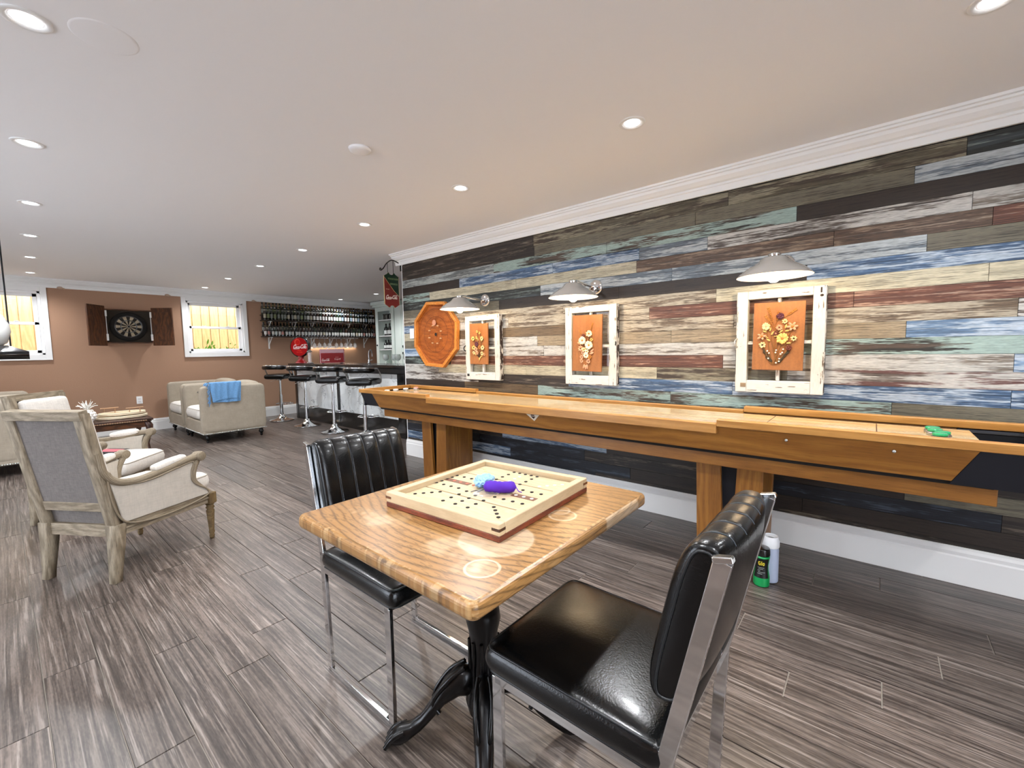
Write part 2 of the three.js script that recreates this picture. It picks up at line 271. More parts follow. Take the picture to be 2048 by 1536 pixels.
const rows = [
  ['ud -2.3 olivedist -0.75 olivedist 0.3 darkteal'], ['ud -2.29 olive -0.95 olive 0.12 greyblue'], ['grey -2.77 teal -1.6 teal -0.38 umber 0.85 umber'], ['umber -3.24 blue -2.1 blue -1.34 greyblue -0.87 taupe 0.33 whitegrey'],
  ['teal -3.71 cream -2.5 cream -1.36 herring -0.2 herring 0.4 red'], ['darkteal -3.4 darkteal -2.23 greyblue -1.1 greyblue 0.18 olive'], ['olive -2.71 umber -1.5 umber -0.32 blue 0.8 blue'], ['tandist -3.1 tandist -2 tandist -0.81 cream 0.4 cream'],
  ['blue -3.8 whitegrey -2.6 tandist -1.26 red -0.1 red 0.9 herring'], ['cream -3.8 brown -1.9 tandist -0.7 tandist 0.5 taupe'], ['olive -3.8 whitegrey -2.27 tan -1.1 tan 0.12 lightblue'], ['lightblue -3.5 whitegrey -2.2 whitegrey -0.5 teal 0.7 teal'],
  ['darkteal -3.4 red -2 red -0.76 whitegrey 0.5 lightblue'], ['whitegrey -3.6 cream -2.4 cream -1.2 olivedist -0.4 mixed 0.7 mixed'], ['taupe -3 ud -1.95 blue -0.7 blue 0.5 blue'], ['umber -3.2 brown -2.27 teal -1.1 teal 0.08 olive'],
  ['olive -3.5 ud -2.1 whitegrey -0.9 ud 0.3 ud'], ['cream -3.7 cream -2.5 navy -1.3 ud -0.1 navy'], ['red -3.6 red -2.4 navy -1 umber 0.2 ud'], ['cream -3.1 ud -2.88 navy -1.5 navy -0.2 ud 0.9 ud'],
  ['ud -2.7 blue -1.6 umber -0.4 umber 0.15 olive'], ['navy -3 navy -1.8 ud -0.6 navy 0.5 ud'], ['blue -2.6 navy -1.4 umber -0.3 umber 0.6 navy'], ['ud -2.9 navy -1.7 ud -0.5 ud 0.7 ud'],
];
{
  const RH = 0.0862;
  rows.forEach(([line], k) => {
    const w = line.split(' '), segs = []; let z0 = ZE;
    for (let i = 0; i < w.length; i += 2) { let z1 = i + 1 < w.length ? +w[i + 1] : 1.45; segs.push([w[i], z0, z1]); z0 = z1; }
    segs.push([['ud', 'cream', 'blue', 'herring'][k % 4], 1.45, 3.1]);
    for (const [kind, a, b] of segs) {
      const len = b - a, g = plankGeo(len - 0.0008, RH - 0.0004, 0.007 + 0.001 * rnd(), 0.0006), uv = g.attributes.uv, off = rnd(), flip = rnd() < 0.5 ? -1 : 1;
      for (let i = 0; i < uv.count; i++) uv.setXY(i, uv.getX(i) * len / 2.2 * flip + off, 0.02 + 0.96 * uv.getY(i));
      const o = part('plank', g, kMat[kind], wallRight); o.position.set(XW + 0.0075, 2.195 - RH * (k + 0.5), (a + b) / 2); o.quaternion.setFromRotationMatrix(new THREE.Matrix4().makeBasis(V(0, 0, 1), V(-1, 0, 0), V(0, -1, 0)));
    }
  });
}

// ---------- crown moulding and baseboards ----------
const crownP = [[0, 0], [0.016, 0], [0.018, 0.036], [0.026, 0.04], [0.028, 0.052], [0.044, 0.058], [0.066, 0.078], [0.072, 0.094], [0.084, 0.098], [0.086, 0.108], [0.1, 0.11], [0.104, 0.122], [0, 0.122]];
const baseP = [[0, 0], [0.018, 0], [0.018, 0.14], [0.014, 0.148], [0.014, 0.165], [0.008, 0.178], [0.006, 0.19], [0, 0.19]];
// profile run along +z from z0 to z1, projecting towards -x from x; and along x, projecting towards +z
const runZ = (P, x, y, z0, z1) => extrude(P.map(([a, b]) => [-a, b]).reverse(), z1 - z0, 0, x, y, z0);
const runX = (P, z, y, x0, x1) => extrude(P.map(([a, b]) => [a, b]), x1 - x0, 0, x1, y, z, 0, -Math.PI / 2, 0);
struct('trim_1', runZ(crownP, XW, CY - 0.122, ZE - 0.1, 3.1), M.trim).userData.label = 'white crown moulding above the board wall';
struct('trim_2', runX(crownP, ZW, CY - 0.122, -3.1, 5.99), M.trim).userData.label = 'white crown moulding on the far wall';
struct('baseboard_right', runZ(baseP, XW, 0, ZE - 0.015, 3.1), M.trim);
struct('baseboard_far', runX(baseP, ZW, 0, -3.1, 5.99), M.trim);
struct('baseboard_left', [box(0.016, 0.19, 5.4, -3.09, 0.095, 0.3), box(0.016, 0.19, 3.75, -3.09, 0.095, -7.1)], M.trim);

// ---------- windows, and the fence outside ----------
winX.forEach(([a, b], i) => {
  const w = structGroup('window_' + (i + 1)), cx = (a + b) / 2, W = b - a, y0 = winY[0], y1 = winY[1], H = y1 - y0, zi = ZW + 0.012;
  const bar = (x0, x1, ya, yb, z, d) => box(x1 - x0, yb - ya, d, (x0 + x1) / 2, (ya + yb) / 2, z);
  part('casing', [bar(a - 0.065, a, y0 - 0.065, y1 + 0.06, zi, 0.026), bar(b, b + 0.065, y0 - 0.065, y1 + 0.06, zi, 0.026), bar(a, b, y1, y1 + 0.06, zi, 0.026), bar(a, b, y0 - 0.065, y0, zi, 0.026), bar(a - 0.065, b + 0.065, y0 - 0.07, y0 - 0.06, zi + 0.004, 0.03)], M.trim, w);
  const zf = ZW - 0.07;
  part('frame', [bar(a, a + 0.03, y0, y1, zf, 0.15), bar(b - 0.03, b, y0, y1, zf, 0.15), bar(a, b, y1 - 0.03, y1, zf, 0.15), bar(a, b, y0, y0 + 0.03, zf, 0.15)], M.pvc, w);
  const my = y0 + H * 0.5;
  const sash = (n, ya, yb, z) => { const s = part(n, [bar(a + 0.03, a + 0.075, ya, yb, z, 0.03), bar(b - 0.075, b - 0.03, ya, yb, z, 0.03), bar(a + 0.03, b - 0.03, yb - 0.04, yb, z, 0.03), bar(a + 0.03, b - 0.03, ya, ya + 0.04, z, 0.03)], M.pvc, w); part('pane', bar(a + 0.07, b - 0.07, ya + 0.035, yb - 0.035, z, 0.004), M.glass, s); return s; };
  sash('upper_sash', my - 0.02, y1 - 0.03, ZW - 0.1); const lo = sash('lower_sash', y0 + 0.03, my + 0.02, ZW - 0.055);
  for (const f of [0.3, 0.72]) part('latch', box(0.05, 0.012, 0.03, a + W * f, my + 0.024, ZW - 0.05), M.pvc, lo);
});
{
  const ftex = [0, 1, 2].map((k) => woodTex([206, 170, 118], [244, 220, 172], 700 + k * 9, { su: 1, sv: 1, w: 512, h: 96, ring: 2, contrast: 0.6, pores: 0.1 })), fm = ftex.map((map) => mat(0xffffff, 0.8, { map }));
  const f = thing('wooden_fence', 'pale new cedar board fence seen through the small windows', 'fence', [1.5, 0.6, -10.05]);
  const g = plankGeo(1.9, 0.143, 0.02, 0.004);
  for (let k = -21; k < 19; k++) { const o = part('board', g, fm[Math.abs(k * 7) % 3], f); o.geometry = g; o.position.set(k * 0.146, 0.95, 0.01 * (k % 2)); o.quaternion.setFromRotationMatrix(new THREE.Matrix4().makeBasis(V(0, 1, 0), V(0, 0, 1), V(1, 0, 0))); }
  part('backing', box(6, 1.9, 0.01, 0, 0.95, -0.008), fm[0], f); part('fence_rail', [box(6, 0.09, 0.04, 0, 0.5, -0.03), box(6, 0.09, 0.04, 0, 1.5, -0.03)], fm[0], f);
  struct('ground_outside', box(9, 0.2, 3, 1.5, 1.0, -10.66, 0, 0, 0, 0), mat(0x8a7a62, 0.95));
  const leafM = phys(0x6fae3a, 0.7, { transmission: 0.3, thickness: 0, side: THREE.DoubleSide });
  const leafG = (() => { const s = new THREE.Shape(); s.moveTo(0, 0); s.quadraticCurveTo(0.03, 0.03, 0, 0.1); s.quadraticCurveTo(-0.03, 0.03, 0, 0); const q = new THREE.ShapeGeometry(s, 5), p = q.attributes.position; for (let i = 0; i < p.count; i++) p.setZ(i, -2.5 * p.getX(i) * p.getX(i) * 8 - p.getY(i) * p.getY(i) * 2); q.computeVertexNormals(); return q; })();
  [[2.55, 0.22, 64, 'low bright green leafy plant outside the right window, at its centre'], [2.98, 0.17, 34, 'small green leafy plant outside the right window, in its right corner']].forEach(([x, r, n, label]) => {
    const p = thing('leafy_plant', label, 'plant', [x, 1.1, -9.66]), ls = [], st = [];
    for (let i = 0; i < n; i++) { const a = rr(0, 6.28), q = r * Math.sqrt(rnd()), h = rr(0.12, 0.34) * (1.25 - q / r * 0.8); ls.push(T(leafG.clone(), Math.cos(a) * q, h, Math.sin(a) * q * 0.6, rr(0.5, 1.5), a, rr(-0.5, 0.5), rr(0.8, 1.5))); if (i % 4 === 0) st.push(rod([0, 0, 0], [Math.cos(a) * q, h, Math.sin(a) * q * 0.6], 0.003, 5)); }
    part('foliage', ls, leafM, p, null, 'stuff'); part('stem', st, mat(0x55702c, 0.8), p);
  });
}

// ---------- recessed ceiling lights ----------
const ORD = ['nearest', 'second nearest', 'third nearest', 'fourth nearest', 'fifth nearest', 'sixth nearest', 'seventh nearest', 'farthest'];
const glow = mat(0xffffff, 0.5, { emissive: POT_COLOR, emissiveIntensity: 7 });
const potRing = lathe([[0.034, 0.012], [0.04, 0.002], [0.05, -0.005], [0.062, -0.004], [0.064, 0.0]], 24), potLens = lathe([[0, 0.006], [0.036, 0.006]], 20);
function pot(x, z, label, k = 1) {
  const t = thing('recessed_light', label, 'ceiling light', [x, CY, z]);
  part('trim_ring', potRing.clone(), M.trim, t); part('lens', T(potLens.clone(), 0, -0.008, 0), glow, t);
  const l = new THREE.SpotLight(POT_COLOR, POT * k, 0, rad(74), 0.7); l.position.set(0, -0.02, 0); l.target.position.set(0, -1, 0); l.shadow.radius = 2; t.add(l, l.target);
}
[[0.141, -2.166], [0.181, -3.388], [0.232, -4.675], [0.273, -5.91], [0.315, -7.166], [0.358, -8.465]].forEach(([x, z], i, a) => pot(x, z, (i === a.length - 1 ? 'farthest' : ORD[i]) + ' recessed downlight in the left row along the white ceiling', i > 4 ? 0.6 : 1));
[[2.161, 0.254], [2.094, -0.96], [2.114, -2.207], [2.134, -3.438], [2.194, -4.755], [2.218, -5.988], [2.255, -7.286], [2.29, -8.508]].forEach(([x, z], i) => pot(x, z, ORD[i] + ' recessed downlight in the right ceiling row beside the board wall', i > 6 ? 0.6 : 1));
pot(4.716, -8.623, 'recessed downlight over the bottle shelves behind the bar', 0.5); pot(4.76, -7.372, 'recessed downlight in front of the white cabinet behind the bar');
[[0.12, -0.9], [0.1, 0.4], [0.1, 1.7], [2.15, 1.5], [-1.8, -2.2], [-1.8, -4.7], [-1.8, -7.2], [-1.8, 0.4]].forEach(([x, z], i) => pot(x, z, 'recessed downlight outside the picture, ' + ['just above the camera', 'behind the camera', 'by the patio door', 'by the patio door near the board wall', 'second by the left wall', 'third by the left wall', 'farthest by the left wall', 'nearest by the left wall'][i]));
tag(part('smoke_detector', lathe([[0, -0.016], [0.04, -0.016], [0.056, -0.01], [0.06, 0], [0.05, 0.0]], 24), M.ceiling, scene), 'flat white smoke detector between the two rows of ceiling lights', 'smoke detector').position.set(1.353, CY, -2.192);
tag(part('cover_plate', lathe([[0, -0.003], [0.085, -0.003], [0.092, 0]], 28), M.ceiling, scene), 'round white cover plate on the ceiling right of the nearest left light', 'cover plate').position.set(0.321, CY, -2.089);

// ---------- game table in the foreground ----------
{
  const TX = 0.905, TZ = -0.893, W = 0.775, D = 0.715;
  const topTex = dataTex(1024, 1024, (u, v) => {   // u across x, v along z (the grain)
    const warp = fbm(v, u, 2, 5, 801, 3), cath = Math.pow(Math.sin((u * 30 + warp * 3.4 + 2.4 * Math.cos((v - 0.55) * 4.2) * Math.exp(-((u - 0.4) ** 2) * 12)) * 6.283) * 0.5 + 0.5, 0.6), fine = fbm(v, u, 10, 120, 805, 3), pore = fbm(v, u, 40, 260, 809, 2), tone = fbm(v, u, 2, 5, 813, 3);
    let c = mix3([128, 88, 44], [166, 124, 74], 0.35 + 0.3 * cath + 0.25 * fine + 0.35 * (tone - 0.5)); c = c.map((q) => q * (1 - 0.22 * sst(0.45, 0.1, cath) * (0.45 + 0.55 * sst(0.3, 0.6, fine)) - 0.16 * sst(0.6, 0.7, pore)));
    const x = (u - 0.5) * W + TX, z = (v - 0.5) * D + TZ, wob = 0.004 * (fbm(u, v, 14, 14, 821, 3) - 0.5);
    // heat and water marks in the varnish
    const blot = (cx, cz, r, k, ring) => { const d = Math.hypot(x - cx, z - cz) + wob; let a = k * sst(r, r - 0.008, d) * (0.7 + 0.5 * fbm(u, v, 18, 18, 829, 3)); if (ring) a = Math.max(a * 0.6, ring * sst(0.005, 0.0015, Math.abs(d - r + 0.003))); c = mix3(c, [226, 214, 200], Math.min(0.8, a)); };
    blot(0.751, -0.69, 0.098, 0.8, 0.1); blot(0.627, -0.618, 0.04, 0.34, 0.55); blot(0.975, -0.645, 0.04, 0.3, 0.5); blot(1.0, -0.672, 0.032, 0.2, 0.35); blot(0.66, -1.02, 0.07, 0.14, 0.1);
    c = mix3(c, [222, 206, 186], 0.4 * sst(0.55, 0.72, fbm(u, v, 6, 6, 841, 4)) * sst(0.3, 0, Math.abs(u - 0.1)));
    const e = Math.min(u, 1 - u, v, 1 - v); if (e < 0.02) c = mix3(c, [200, 172, 130], 0.5 * sst(0.5, 0.7, fbm(u, v, 60, 60, 845, 3)));
    return c;
  });
  topTex.repeat.set(1, 1);
  const m = phys(0xffffff, 0.3, { map: topTex, clearcoat: 0.15, clearcoatRoughness: 0.35 });
  const t = thing('pub_table', 'square oak pub table with white ring stains on a black cast-iron pedestal', 'table', [TX, 0, TZ]);
  const g = new THREE.ExtrudeGeometry(roundRect(W, D, 0.022), { depth: 0.012, bevelEnabled: true, bevelThickness: 0.013, bevelSize: 0.011, bevelOffset: -0.011, bevelSegments: 4, curveSegments: 6 });
  T(g, 0, 0.735, 0, -Math.PI / 2, 0, 0); const p = g.attributes.position, uv = g.attributes.uv;
  for (let i = 0; i < p.count; i++) uv.setXY(i, p.getX(i) / W + 0.5, p.getZ(i) / D + 0.5);
  for (let i = 0; i < p.count; i += 3) { const nz = Math.abs(g.attributes.normal.getZ(i) + g.attributes.normal.getZ(i + 1) + g.attributes.normal.getZ(i + 2)) / 3; if (nz > 0.6) for (let k = i; k < i + 3; k++) uv.setXY(k, 0.3 + (p.getY(k) - 0.74) * 2, p.getX(k) / W + 0.5); }
  part('tabletop', g, m, t);
  part('column', lathe([[0, 0.1], [0.05, 0.1], [0.06, 0.14], [0.046, 0.2], [0.04, 0.3], [0.045, 0.36], [0.054, 0.4], [0.05, 0.43], [0.04, 0.45], [0.042, 0.47], [0.054, 0.5], [0.06, 0.55], [0.054, 0.6], [0.04, 0.64], [0.036, 0.68], [0.05, 0.7], [0.05, 0.72], [0, 0.72]], 28), M.iron, t, 'turned black cast-iron column');
  const ribs = []; for (let k = 0; k < 10; k++) { const a = k * 0.628; ribs.push(tube([[0.052, 0.5, 0], [0.062, 0.55, 0], [0.054, 0.61, 0]].map(([r, y]) => [Math.cos(a) * r, y, Math.sin(a) * r]), 0.006, 8, 5), tube([[0.05, 0.12], [0.044, 0.22], [0.044, 0.34]].map(([r, y]) => [Math.cos(a) * r, y, Math.sin(a) * r]), 0.006, 8, 5)); }
  part('leaf_ornament', ribs, M.iron, t);
  part('mounting_spider', [box(0.5, 0.014, 0.05, 0, 0.724, 0, 0, Math.PI / 4, 0), box(0.5, 0.014, 0.05, 0, 0.724, 0, 0, -Math.PI / 4, 0)], M.iron, t);
  for (let k = 0; k < 4; k++) {
    const a = Math.PI / 4 + k * Math.PI / 2 + 0.04, P = (r, y, s = 0) => [Math.cos(a) * r - Math.sin(a) * s, y, Math.sin(a) * r + Math.cos(a) * s], rings = [];
    for (const [r, y, w, h] of [[0.03, 0.2, 0.03, 0.05], [0.08, 0.2, 0.034, 0.05], [0.125, 0.165, 0.032, 0.04], [0.165, 0.11, 0.026, 0.032], [0.2, 0.068, 0.023, 0.026], [0.235, 0.042, 0.026, 0.024], [0.262, 0.034, 0.032, 0.03], [0.285, 0.026, 0.026, 0.022], [0.296, 0.02, 0.012, 0.012]]) { const ring = []; for (let j = 0; j < 10; j++) { const q = j / 10 * 6.283; ring.push(P(r, Math.max(0.002, y + Math.sin(q) * h), Math.cos(q) * w)); } rings.push(ring); }
    const geos = [loft(rings)];
    for (const s of [-0.02, -0.007, 0.007, 0.02]) geos.push(tube([P(0.25, 0.05, s), P(0.285, 0.036, s * 1.2), P(0.308, 0.008, s * 1.25)], 0.008, 8, 6));
    for (const s of [-0.016, 0.016]) geos.push(tube([P(0.06, 0.25, s), P(0.11, 0.215, s * 1.5), P(0.16, 0.14, s), P(0.14, 0.11, s * 1.3)], 0.008, 10, 5));
    part('foot', geos, M.iron, t, k ? undefined : 'scrolled claw foot');
  }
}

// ---------- board game with peg holes, and what lies on it ----------
{
  const t = thing('peg_board_game', 'maple peg board game with a cross of holes in a red-brown base', 'board game', [0.95, 0.7605, -0.893], 0.055), W = 0.452, D = 0.43;
  const redwood = mat(0xffffff, 0.5, { map: woodTex([84, 34, 18], [142, 70, 40], 851, { su: 0.5, sv: 0.1, w: 512, h: 64, ring: 2 }) }), pale = mat(0xffffff, 0.45, { map: woodTex([184, 160, 124], [210, 190, 156], 855, { su: 0.5, sv: 0.12, w: 512, h: 128, ring: 3, contrast: 0.6, pores: 0.05 }) });
  part('base', box(W, 0.016, D, 0, 0.008, 0), redwood, t);
  for (const k of [-1, 1]) { part('rim', box(0.024, 0.031, D, k * (W / 2 - 0.012), 0.0305, 0), pale, t); part('rim', box(W - 0.048, 0.031, 0.024, 0, 0.0305, k * (D / 2 - 0.012)), pale, t); }
  const sp = []; for (const x of [-1, 1]) for (const z of [-1, 1]) sp.push(box(0.017, 0.007, 0.0245, x * (W / 2 - 0.008), 0.03, z * (D / 2 - 0.0118), 0, 0, 0, 0), box(0.0245, 0.007, 0.017, x * (W / 2 - 0.0118), 0.03, z * (D / 2 - 0.008), 0, 0, 0, 0));
  part('corner_spline', sp, M.walnut, t, null, 'stuff');
  const iw = W - 0.05, id = D - 0.05, w1 = 0.108, w2 = iw - 2 * w1;
  for (const [x, w] of [[-iw / 2 + w1 / 2, w1], [0, w2], [iw / 2 - w1 / 2, w1]]) part('playing_panel', box(w - 0.005, 0.014, id, x, 0.023, 0, 0, 0, 0, 0.0012), pale, t);
  const Y0 = 0.0302, strip = mat(0x6d4632, 0.5); for (const z of [-0.138, 0.138]) part('inlay_strip', box(0.024, 0.0012, 0.104, 0, Y0, z, 0, 0, 0, 0), strip, t);
  const dark = [], yellow = [], red = [], white = [], H = (x, z, L = dark) => L.push(T(new THREE.CylinderGeometry(0.0055, 0.0055, 0.0012, 10), x, Y0 + 0.0006, z));
  for (let k = 0; k < 4; k++) {
    const a = k * Math.PI / 2, R = (x, z, L) => H(Math.cos(a) * x - Math.sin(a) * z, Math.sin(a) * x + Math.cos(a) * z, L), home = [white, white, dark, red][k];
    for (let i = -2; i <= 2; i++) R(0.188, i * 0.024, dark);
    for (let i = 1; i <= 4; i++) { R(0.188 - i * 0.033, 0.048); if (i < 4) R(0.188 - i * 0.033, -0.048); R(0.188 - i * 0.028 - 0.006, 0, home); }
    for (let i = 0; i < 4; i++) R(0.105 + i * 0.0185, 0.112 + i * 0.0165, [white, dark, dark, yellow][k]);
  }
  H(0, 0);
  part('peg_hole', dark, mat(0x120d0a, 0.9), t, null, 'stuff'); part('marked_hole', white, mat(0xf2ece0, 0.5), t, 'white-marked holes', 'stuff'); part('marked_hole', yellow, mat(0xe6cf8a, 0.5), t, 'yellow-marked holes', 'stuff'); part('marked_hole', red, mat(0xc0604a, 0.5), t, 'red-marked holes', 'stuff');
  // a rolled purple pouch and a crumpled blue one, over a clear bag
  const y = 0.7605 + Y0;
  const purple = mat(0x4a0fa0, 0.75), pr = []; for (let i = 0; i <= 14; i++) { const s = i / 14, e = Math.sqrt(Math.max(0, 1 - Math.pow(Math.abs(2 * s - 1), 9))) * 0.9 + 0.1, ring = []; for (let j = 0; j < 18; j++) { const q = j / 18 * 6.283, r = (0.0185 + 0.0012 * Math.sin(q * 3 + s * 9) + 0.001 * Math.sin(s * 40)) * e; ring.push([(s - 0.5) * 0.1, 0.0165 + Math.sin(q) * r * 0.9, Math.cos(q) * r]); } pr.push(ring); }
  const pp = thing('purple_pouch', 'small rolled purple pouch lying on the peg board game', 'pouch', [0.94, y + 0.003, -0.845], -0.98); part('roll', loft(pr), purple, pp); part('drawstring', tube([[0.05, 0.02, 0.01], [0.058, 0.01, 0.016], [0.066, 0.003, 0.006]], 0.0015, 10, 5), mat(0x6a3ac0, 0.8), pp);
  const crumple = (r, s, k) => { const g = new THREE.IcosahedronGeometry(1, 5), p = g.attributes.position, v = V(0, 0, 0); for (let i = 0; i < p.count; i++) { v.fromBufferAttribute(p, i).normalize(); const n = fbm(v.x * 0.5 + 0.5, v.y * 0.5 + v.z * 0.5 + 0.6, 9, 9, s, 3) + 0.5 * fbm(v.z * 0.5 + 0.5, v.x * 0.3 + 0.5, 12, 12, s + 3, 2); const q = r * (1 + k * (n - 0.75)); p.setXYZ(i, v.x * q * 1.35, Math.max(v.y * q * 0.62, -r * 0.45) + r * 0.45, v.z * q); } g.computeVertexNormals(); return g; };
  const bp = thing('blue_pouch', 'crumpled light blue drawstring pouch lying beside the purple one', 'pouch', [0.955, y + 0.006, -0.925], 0.6); part('bag', crumple(0.03, 871, 0.75), mat(0x8fb6d8, 0.7), bp);
  part('drawstring', tube([[-0.03, 0.01, 0.01], [-0.05, 0.006, 0.012], [-0.06, 0.0, -0.004], [-0.048, -0.002, -0.018], [-0.062, -0.002, -0.03]], 0.0013, 20, 5), mat(0x4a4a52, 0.8), bp);
  tag(part('clear_bag', crumple(0.034, 881, 0.7), phys(0xffffff, 0.12, { transmission: 0.95, thickness: 0, ior: 1.3 }), scene), 'clear plastic bag lying under the purple and blue pouches', 'bag').position.set(0.925, y - 0.0005, -0.875); scene.children.at(-1).scale.set(1.0, 0.28, 1.0);
}

// ---------- black vinyl chairs with chrome sled frames ----------
function makeChair(label, pos, turn) {       // faces +z, origin on the floor at its middle
  const t = thing('vinyl_chair', label, 'chair', pos, turn), X = 0.197, B = (a, b, w = 0.014, d = 0.03) => { // a flat bar from a to b in a plane of constant x
    const dy = b[1] - a[1], dz = b[0] - a[0], l = Math.hypot(dy, dz); return box(w, l + d * 0.5, d, a[2], (a[1] + b[1]) / 2, (a[0] + b[0]) / 2, Math.atan2(dz, dy), 0, 0, 0.002); };
  for (const s of [-1, 1]) {
    const x = X * s, bar = (z0, y0, z1, y1) => B([z0, y0, x], [z1, y1, x]);
    part('side_frame', [bar(-0.202, 0.008, -0.222, 0.46), bar(-0.222, 0.46, -0.31, 0.858), bar(0.2, 0.008, 0.2, 0.4), bar(-0.2, 0.007, 0.2, 0.007), bar(0.2, 0.405, -0.2, 0.405)], M.chrome, t);
    part('frame_cap', box(0.016, 0.012, 0.034, x, 0.868, -0.311, 0.22), M.chrome, t);
  }
  part('cross_bar', box(0.39, 0.028, 0.012, 0, 0.4, 0.19), M.chrome, t); part('cross_bar', box(0.39, 0.028, 0.012, 0, 0.42, -0.215), M.chrome, t);
  const seat = part('seat', pillow(0.43, 0.075, 0.47, 0.03, 0.014, 0, 0.445, 0.012), M.vinyl, t);
  const ringAt = (y) => tube(seatPath(0.2035, -0.2, 0.2355, 0.028, y), 0.0035, 90, 6);
  part('piping', [ringAt(0.4735), ringAt(0.4165)], M.piping, seat);
  // backrest: channels stitched up its front, rolled over at top and bottom, its back face bowed out
  const rings = [], n = 84, W = 0.376, seams = 6, YC = 0.716, upr = (y) => -0.222 - (y - 0.46) * 0.221;
  const sect = (s, q, k = 1) => { const e = Math.pow(Math.max(0, 1 - Math.pow(Math.abs(2 * s - 1), 12)), 0.5), ch = Math.pow(Math.abs(Math.sin(s * Math.PI * seams)), 0.3), c = Math.cos(q), d = Math.sin(q), h = 0.165 * (0.93 + 0.07 * e) + 0.002 * ch, y = YC + Math.sign(d) * Math.pow(Math.abs(d), 0.5) * h * k, m = 1 - Math.pow(2 * s - 1, 2);
    const half = c > 0 ? (0.046 + 0.0045 * ch) * (0.5 + 0.5 * e) : 0.038 + 0.014 * m; return [(s - 0.5) * W, y, upr(y) + 0.036 - 0.02 * m + 0.012 * m * m + Math.sign(c) * Math.pow(Math.abs(c), 0.7) * half * k]; };
  for (let i = 0; i <= n; i++) rings.push(Array.from({ length: 32 }, (_, j) => sect(i / n, j / 32 * 6.2832)));
  const back = part('backrest', loft(rings), M.vinyl, t);
  part('piping', [0, 1].map((s) => tube(Array.from({ length: 32 }, (_, j) => sect(s, j / 32 * 6.2832, 0.99)), 0.0032, 80, 6, true)), M.piping, back);
  part('seam', Array.from({ length: seams - 1 }, (_, k) => tube(Array.from({ length: 17 }, (_, j) => sect((k + 1) / seams, -1.2 + j / 16 * 3.4, 1.004)), 0.0013, 50, 5)), mat(0x363c42, 0.5), back, 'stitched channel seams');
  return t;
}
{ // two of a kind
  const A = makeChair('black vinyl chair with chrome frame behind the pub table, facing us', [0.94, 0, -1.354], 0);
  dup(A, 'black vinyl chair with chrome frame before the pub table, its back to us', [0.945, 0, -0.49], Math.PI);
}

// ---------- bottles on the floor behind the near chair ----------
{
  const b = thing('glue_bottle', 'green plastic bottle with black label reading Glo on the floor behind the near chair', 'bottle', [2.43, 0, -0.4], 0);
  part('body', lathe([[0, 0.002], [0.034, 0.002], [0.037, 0.008], [0.037, 0.05], [0.031, 0.085], [0.03, 0.11], [0.036, 0.15], [0.036, 0.16], [0, 0.165]], 28), phys(0x0fae5c, 0.3, { transmission: 0.25, thickness: 0, clearcoat: 0.5 }), b);
  part('cap', lathe([[0, 0.16], [0.036, 0.16], [0.037, 0.166], [0.036, 0.192], [0.032, 0.198], [0, 0.198]], 28), M.blackGloss, b);
  const lt = canvasTex(256, 256, (c, w, h) => { c.fillStyle = '#0b0d0c'; c.fillRect(0, 0, w, h); c.fillStyle = '#f4e23a'; c.font = 'bold 74px sans-serif'; c.textAlign = 'center'; c.fillText('Glo', w / 2, 90); c.fillStyle = '#aab0b0'; for (let i = 0; i < 5; i++) c.fillRect(60 + (i % 2) * 14, 120 + i * 20, 120 - (i % 3) * 34, 5); });
  const lg = new THREE.CylinderGeometry(0.0305, 0.0365, 0.1, 24, 4, true, -1.15, 2.0), lp = lg.attributes.position; // an oval label wrapped on the front
  for (let i = 0; i < lp.count; i++) { const y = lp.getY(i) + 0.1, a = Math.atan2(lp.getX(i), lp.getZ(i)), r = (y < 0.05 ? 0.0374 : y < 0.085 ? mix(0.0374, 0.0314, (y - 0.05) / 0.035) : y < 0.11 ? 0.0312 : mix(0.0306, 0.0366, (y - 0.11) / 0.04)) + 0.0005; lp.setXYZ(i, Math.sin(a) * r, y, Math.cos(a) * r); }
  lg.computeVertexNormals(); const lab = part('label', T(lg, 0, 0, 0, 0, -1.3, 0), mat(0xffffff, 0.4, { map: lt }), b);
  const w = thing('white_bottle', 'white plastic bottle with open neck behind the green bottle', 'bottle', [2.5, 0, -0.375]);
  part('body', lathe([[0, 0.002], [0.036, 0.002], [0.039, 0.008], [0.039, 0.17], [0.034, 0.19], [0.03, 0.2], [0.03, 0.205]], 28), mat(0xb9c4dc, 0.35), w);
  part('cap', lathe([[0.039, 0.185], [0.041, 0.19], [0.041, 0.215], [0.036, 0.224], [0.034, 0.24], [0.03, 0.242], [0.028, 0.236], [0.028, 0.22], [0, 0.22]], 28), mat(0xf0f2f4, 0.35), w);
  part('neck_opening', cyl(0.0275, 0.0275, 0.002, 0, 0.2225, 0), M.black, w);
}

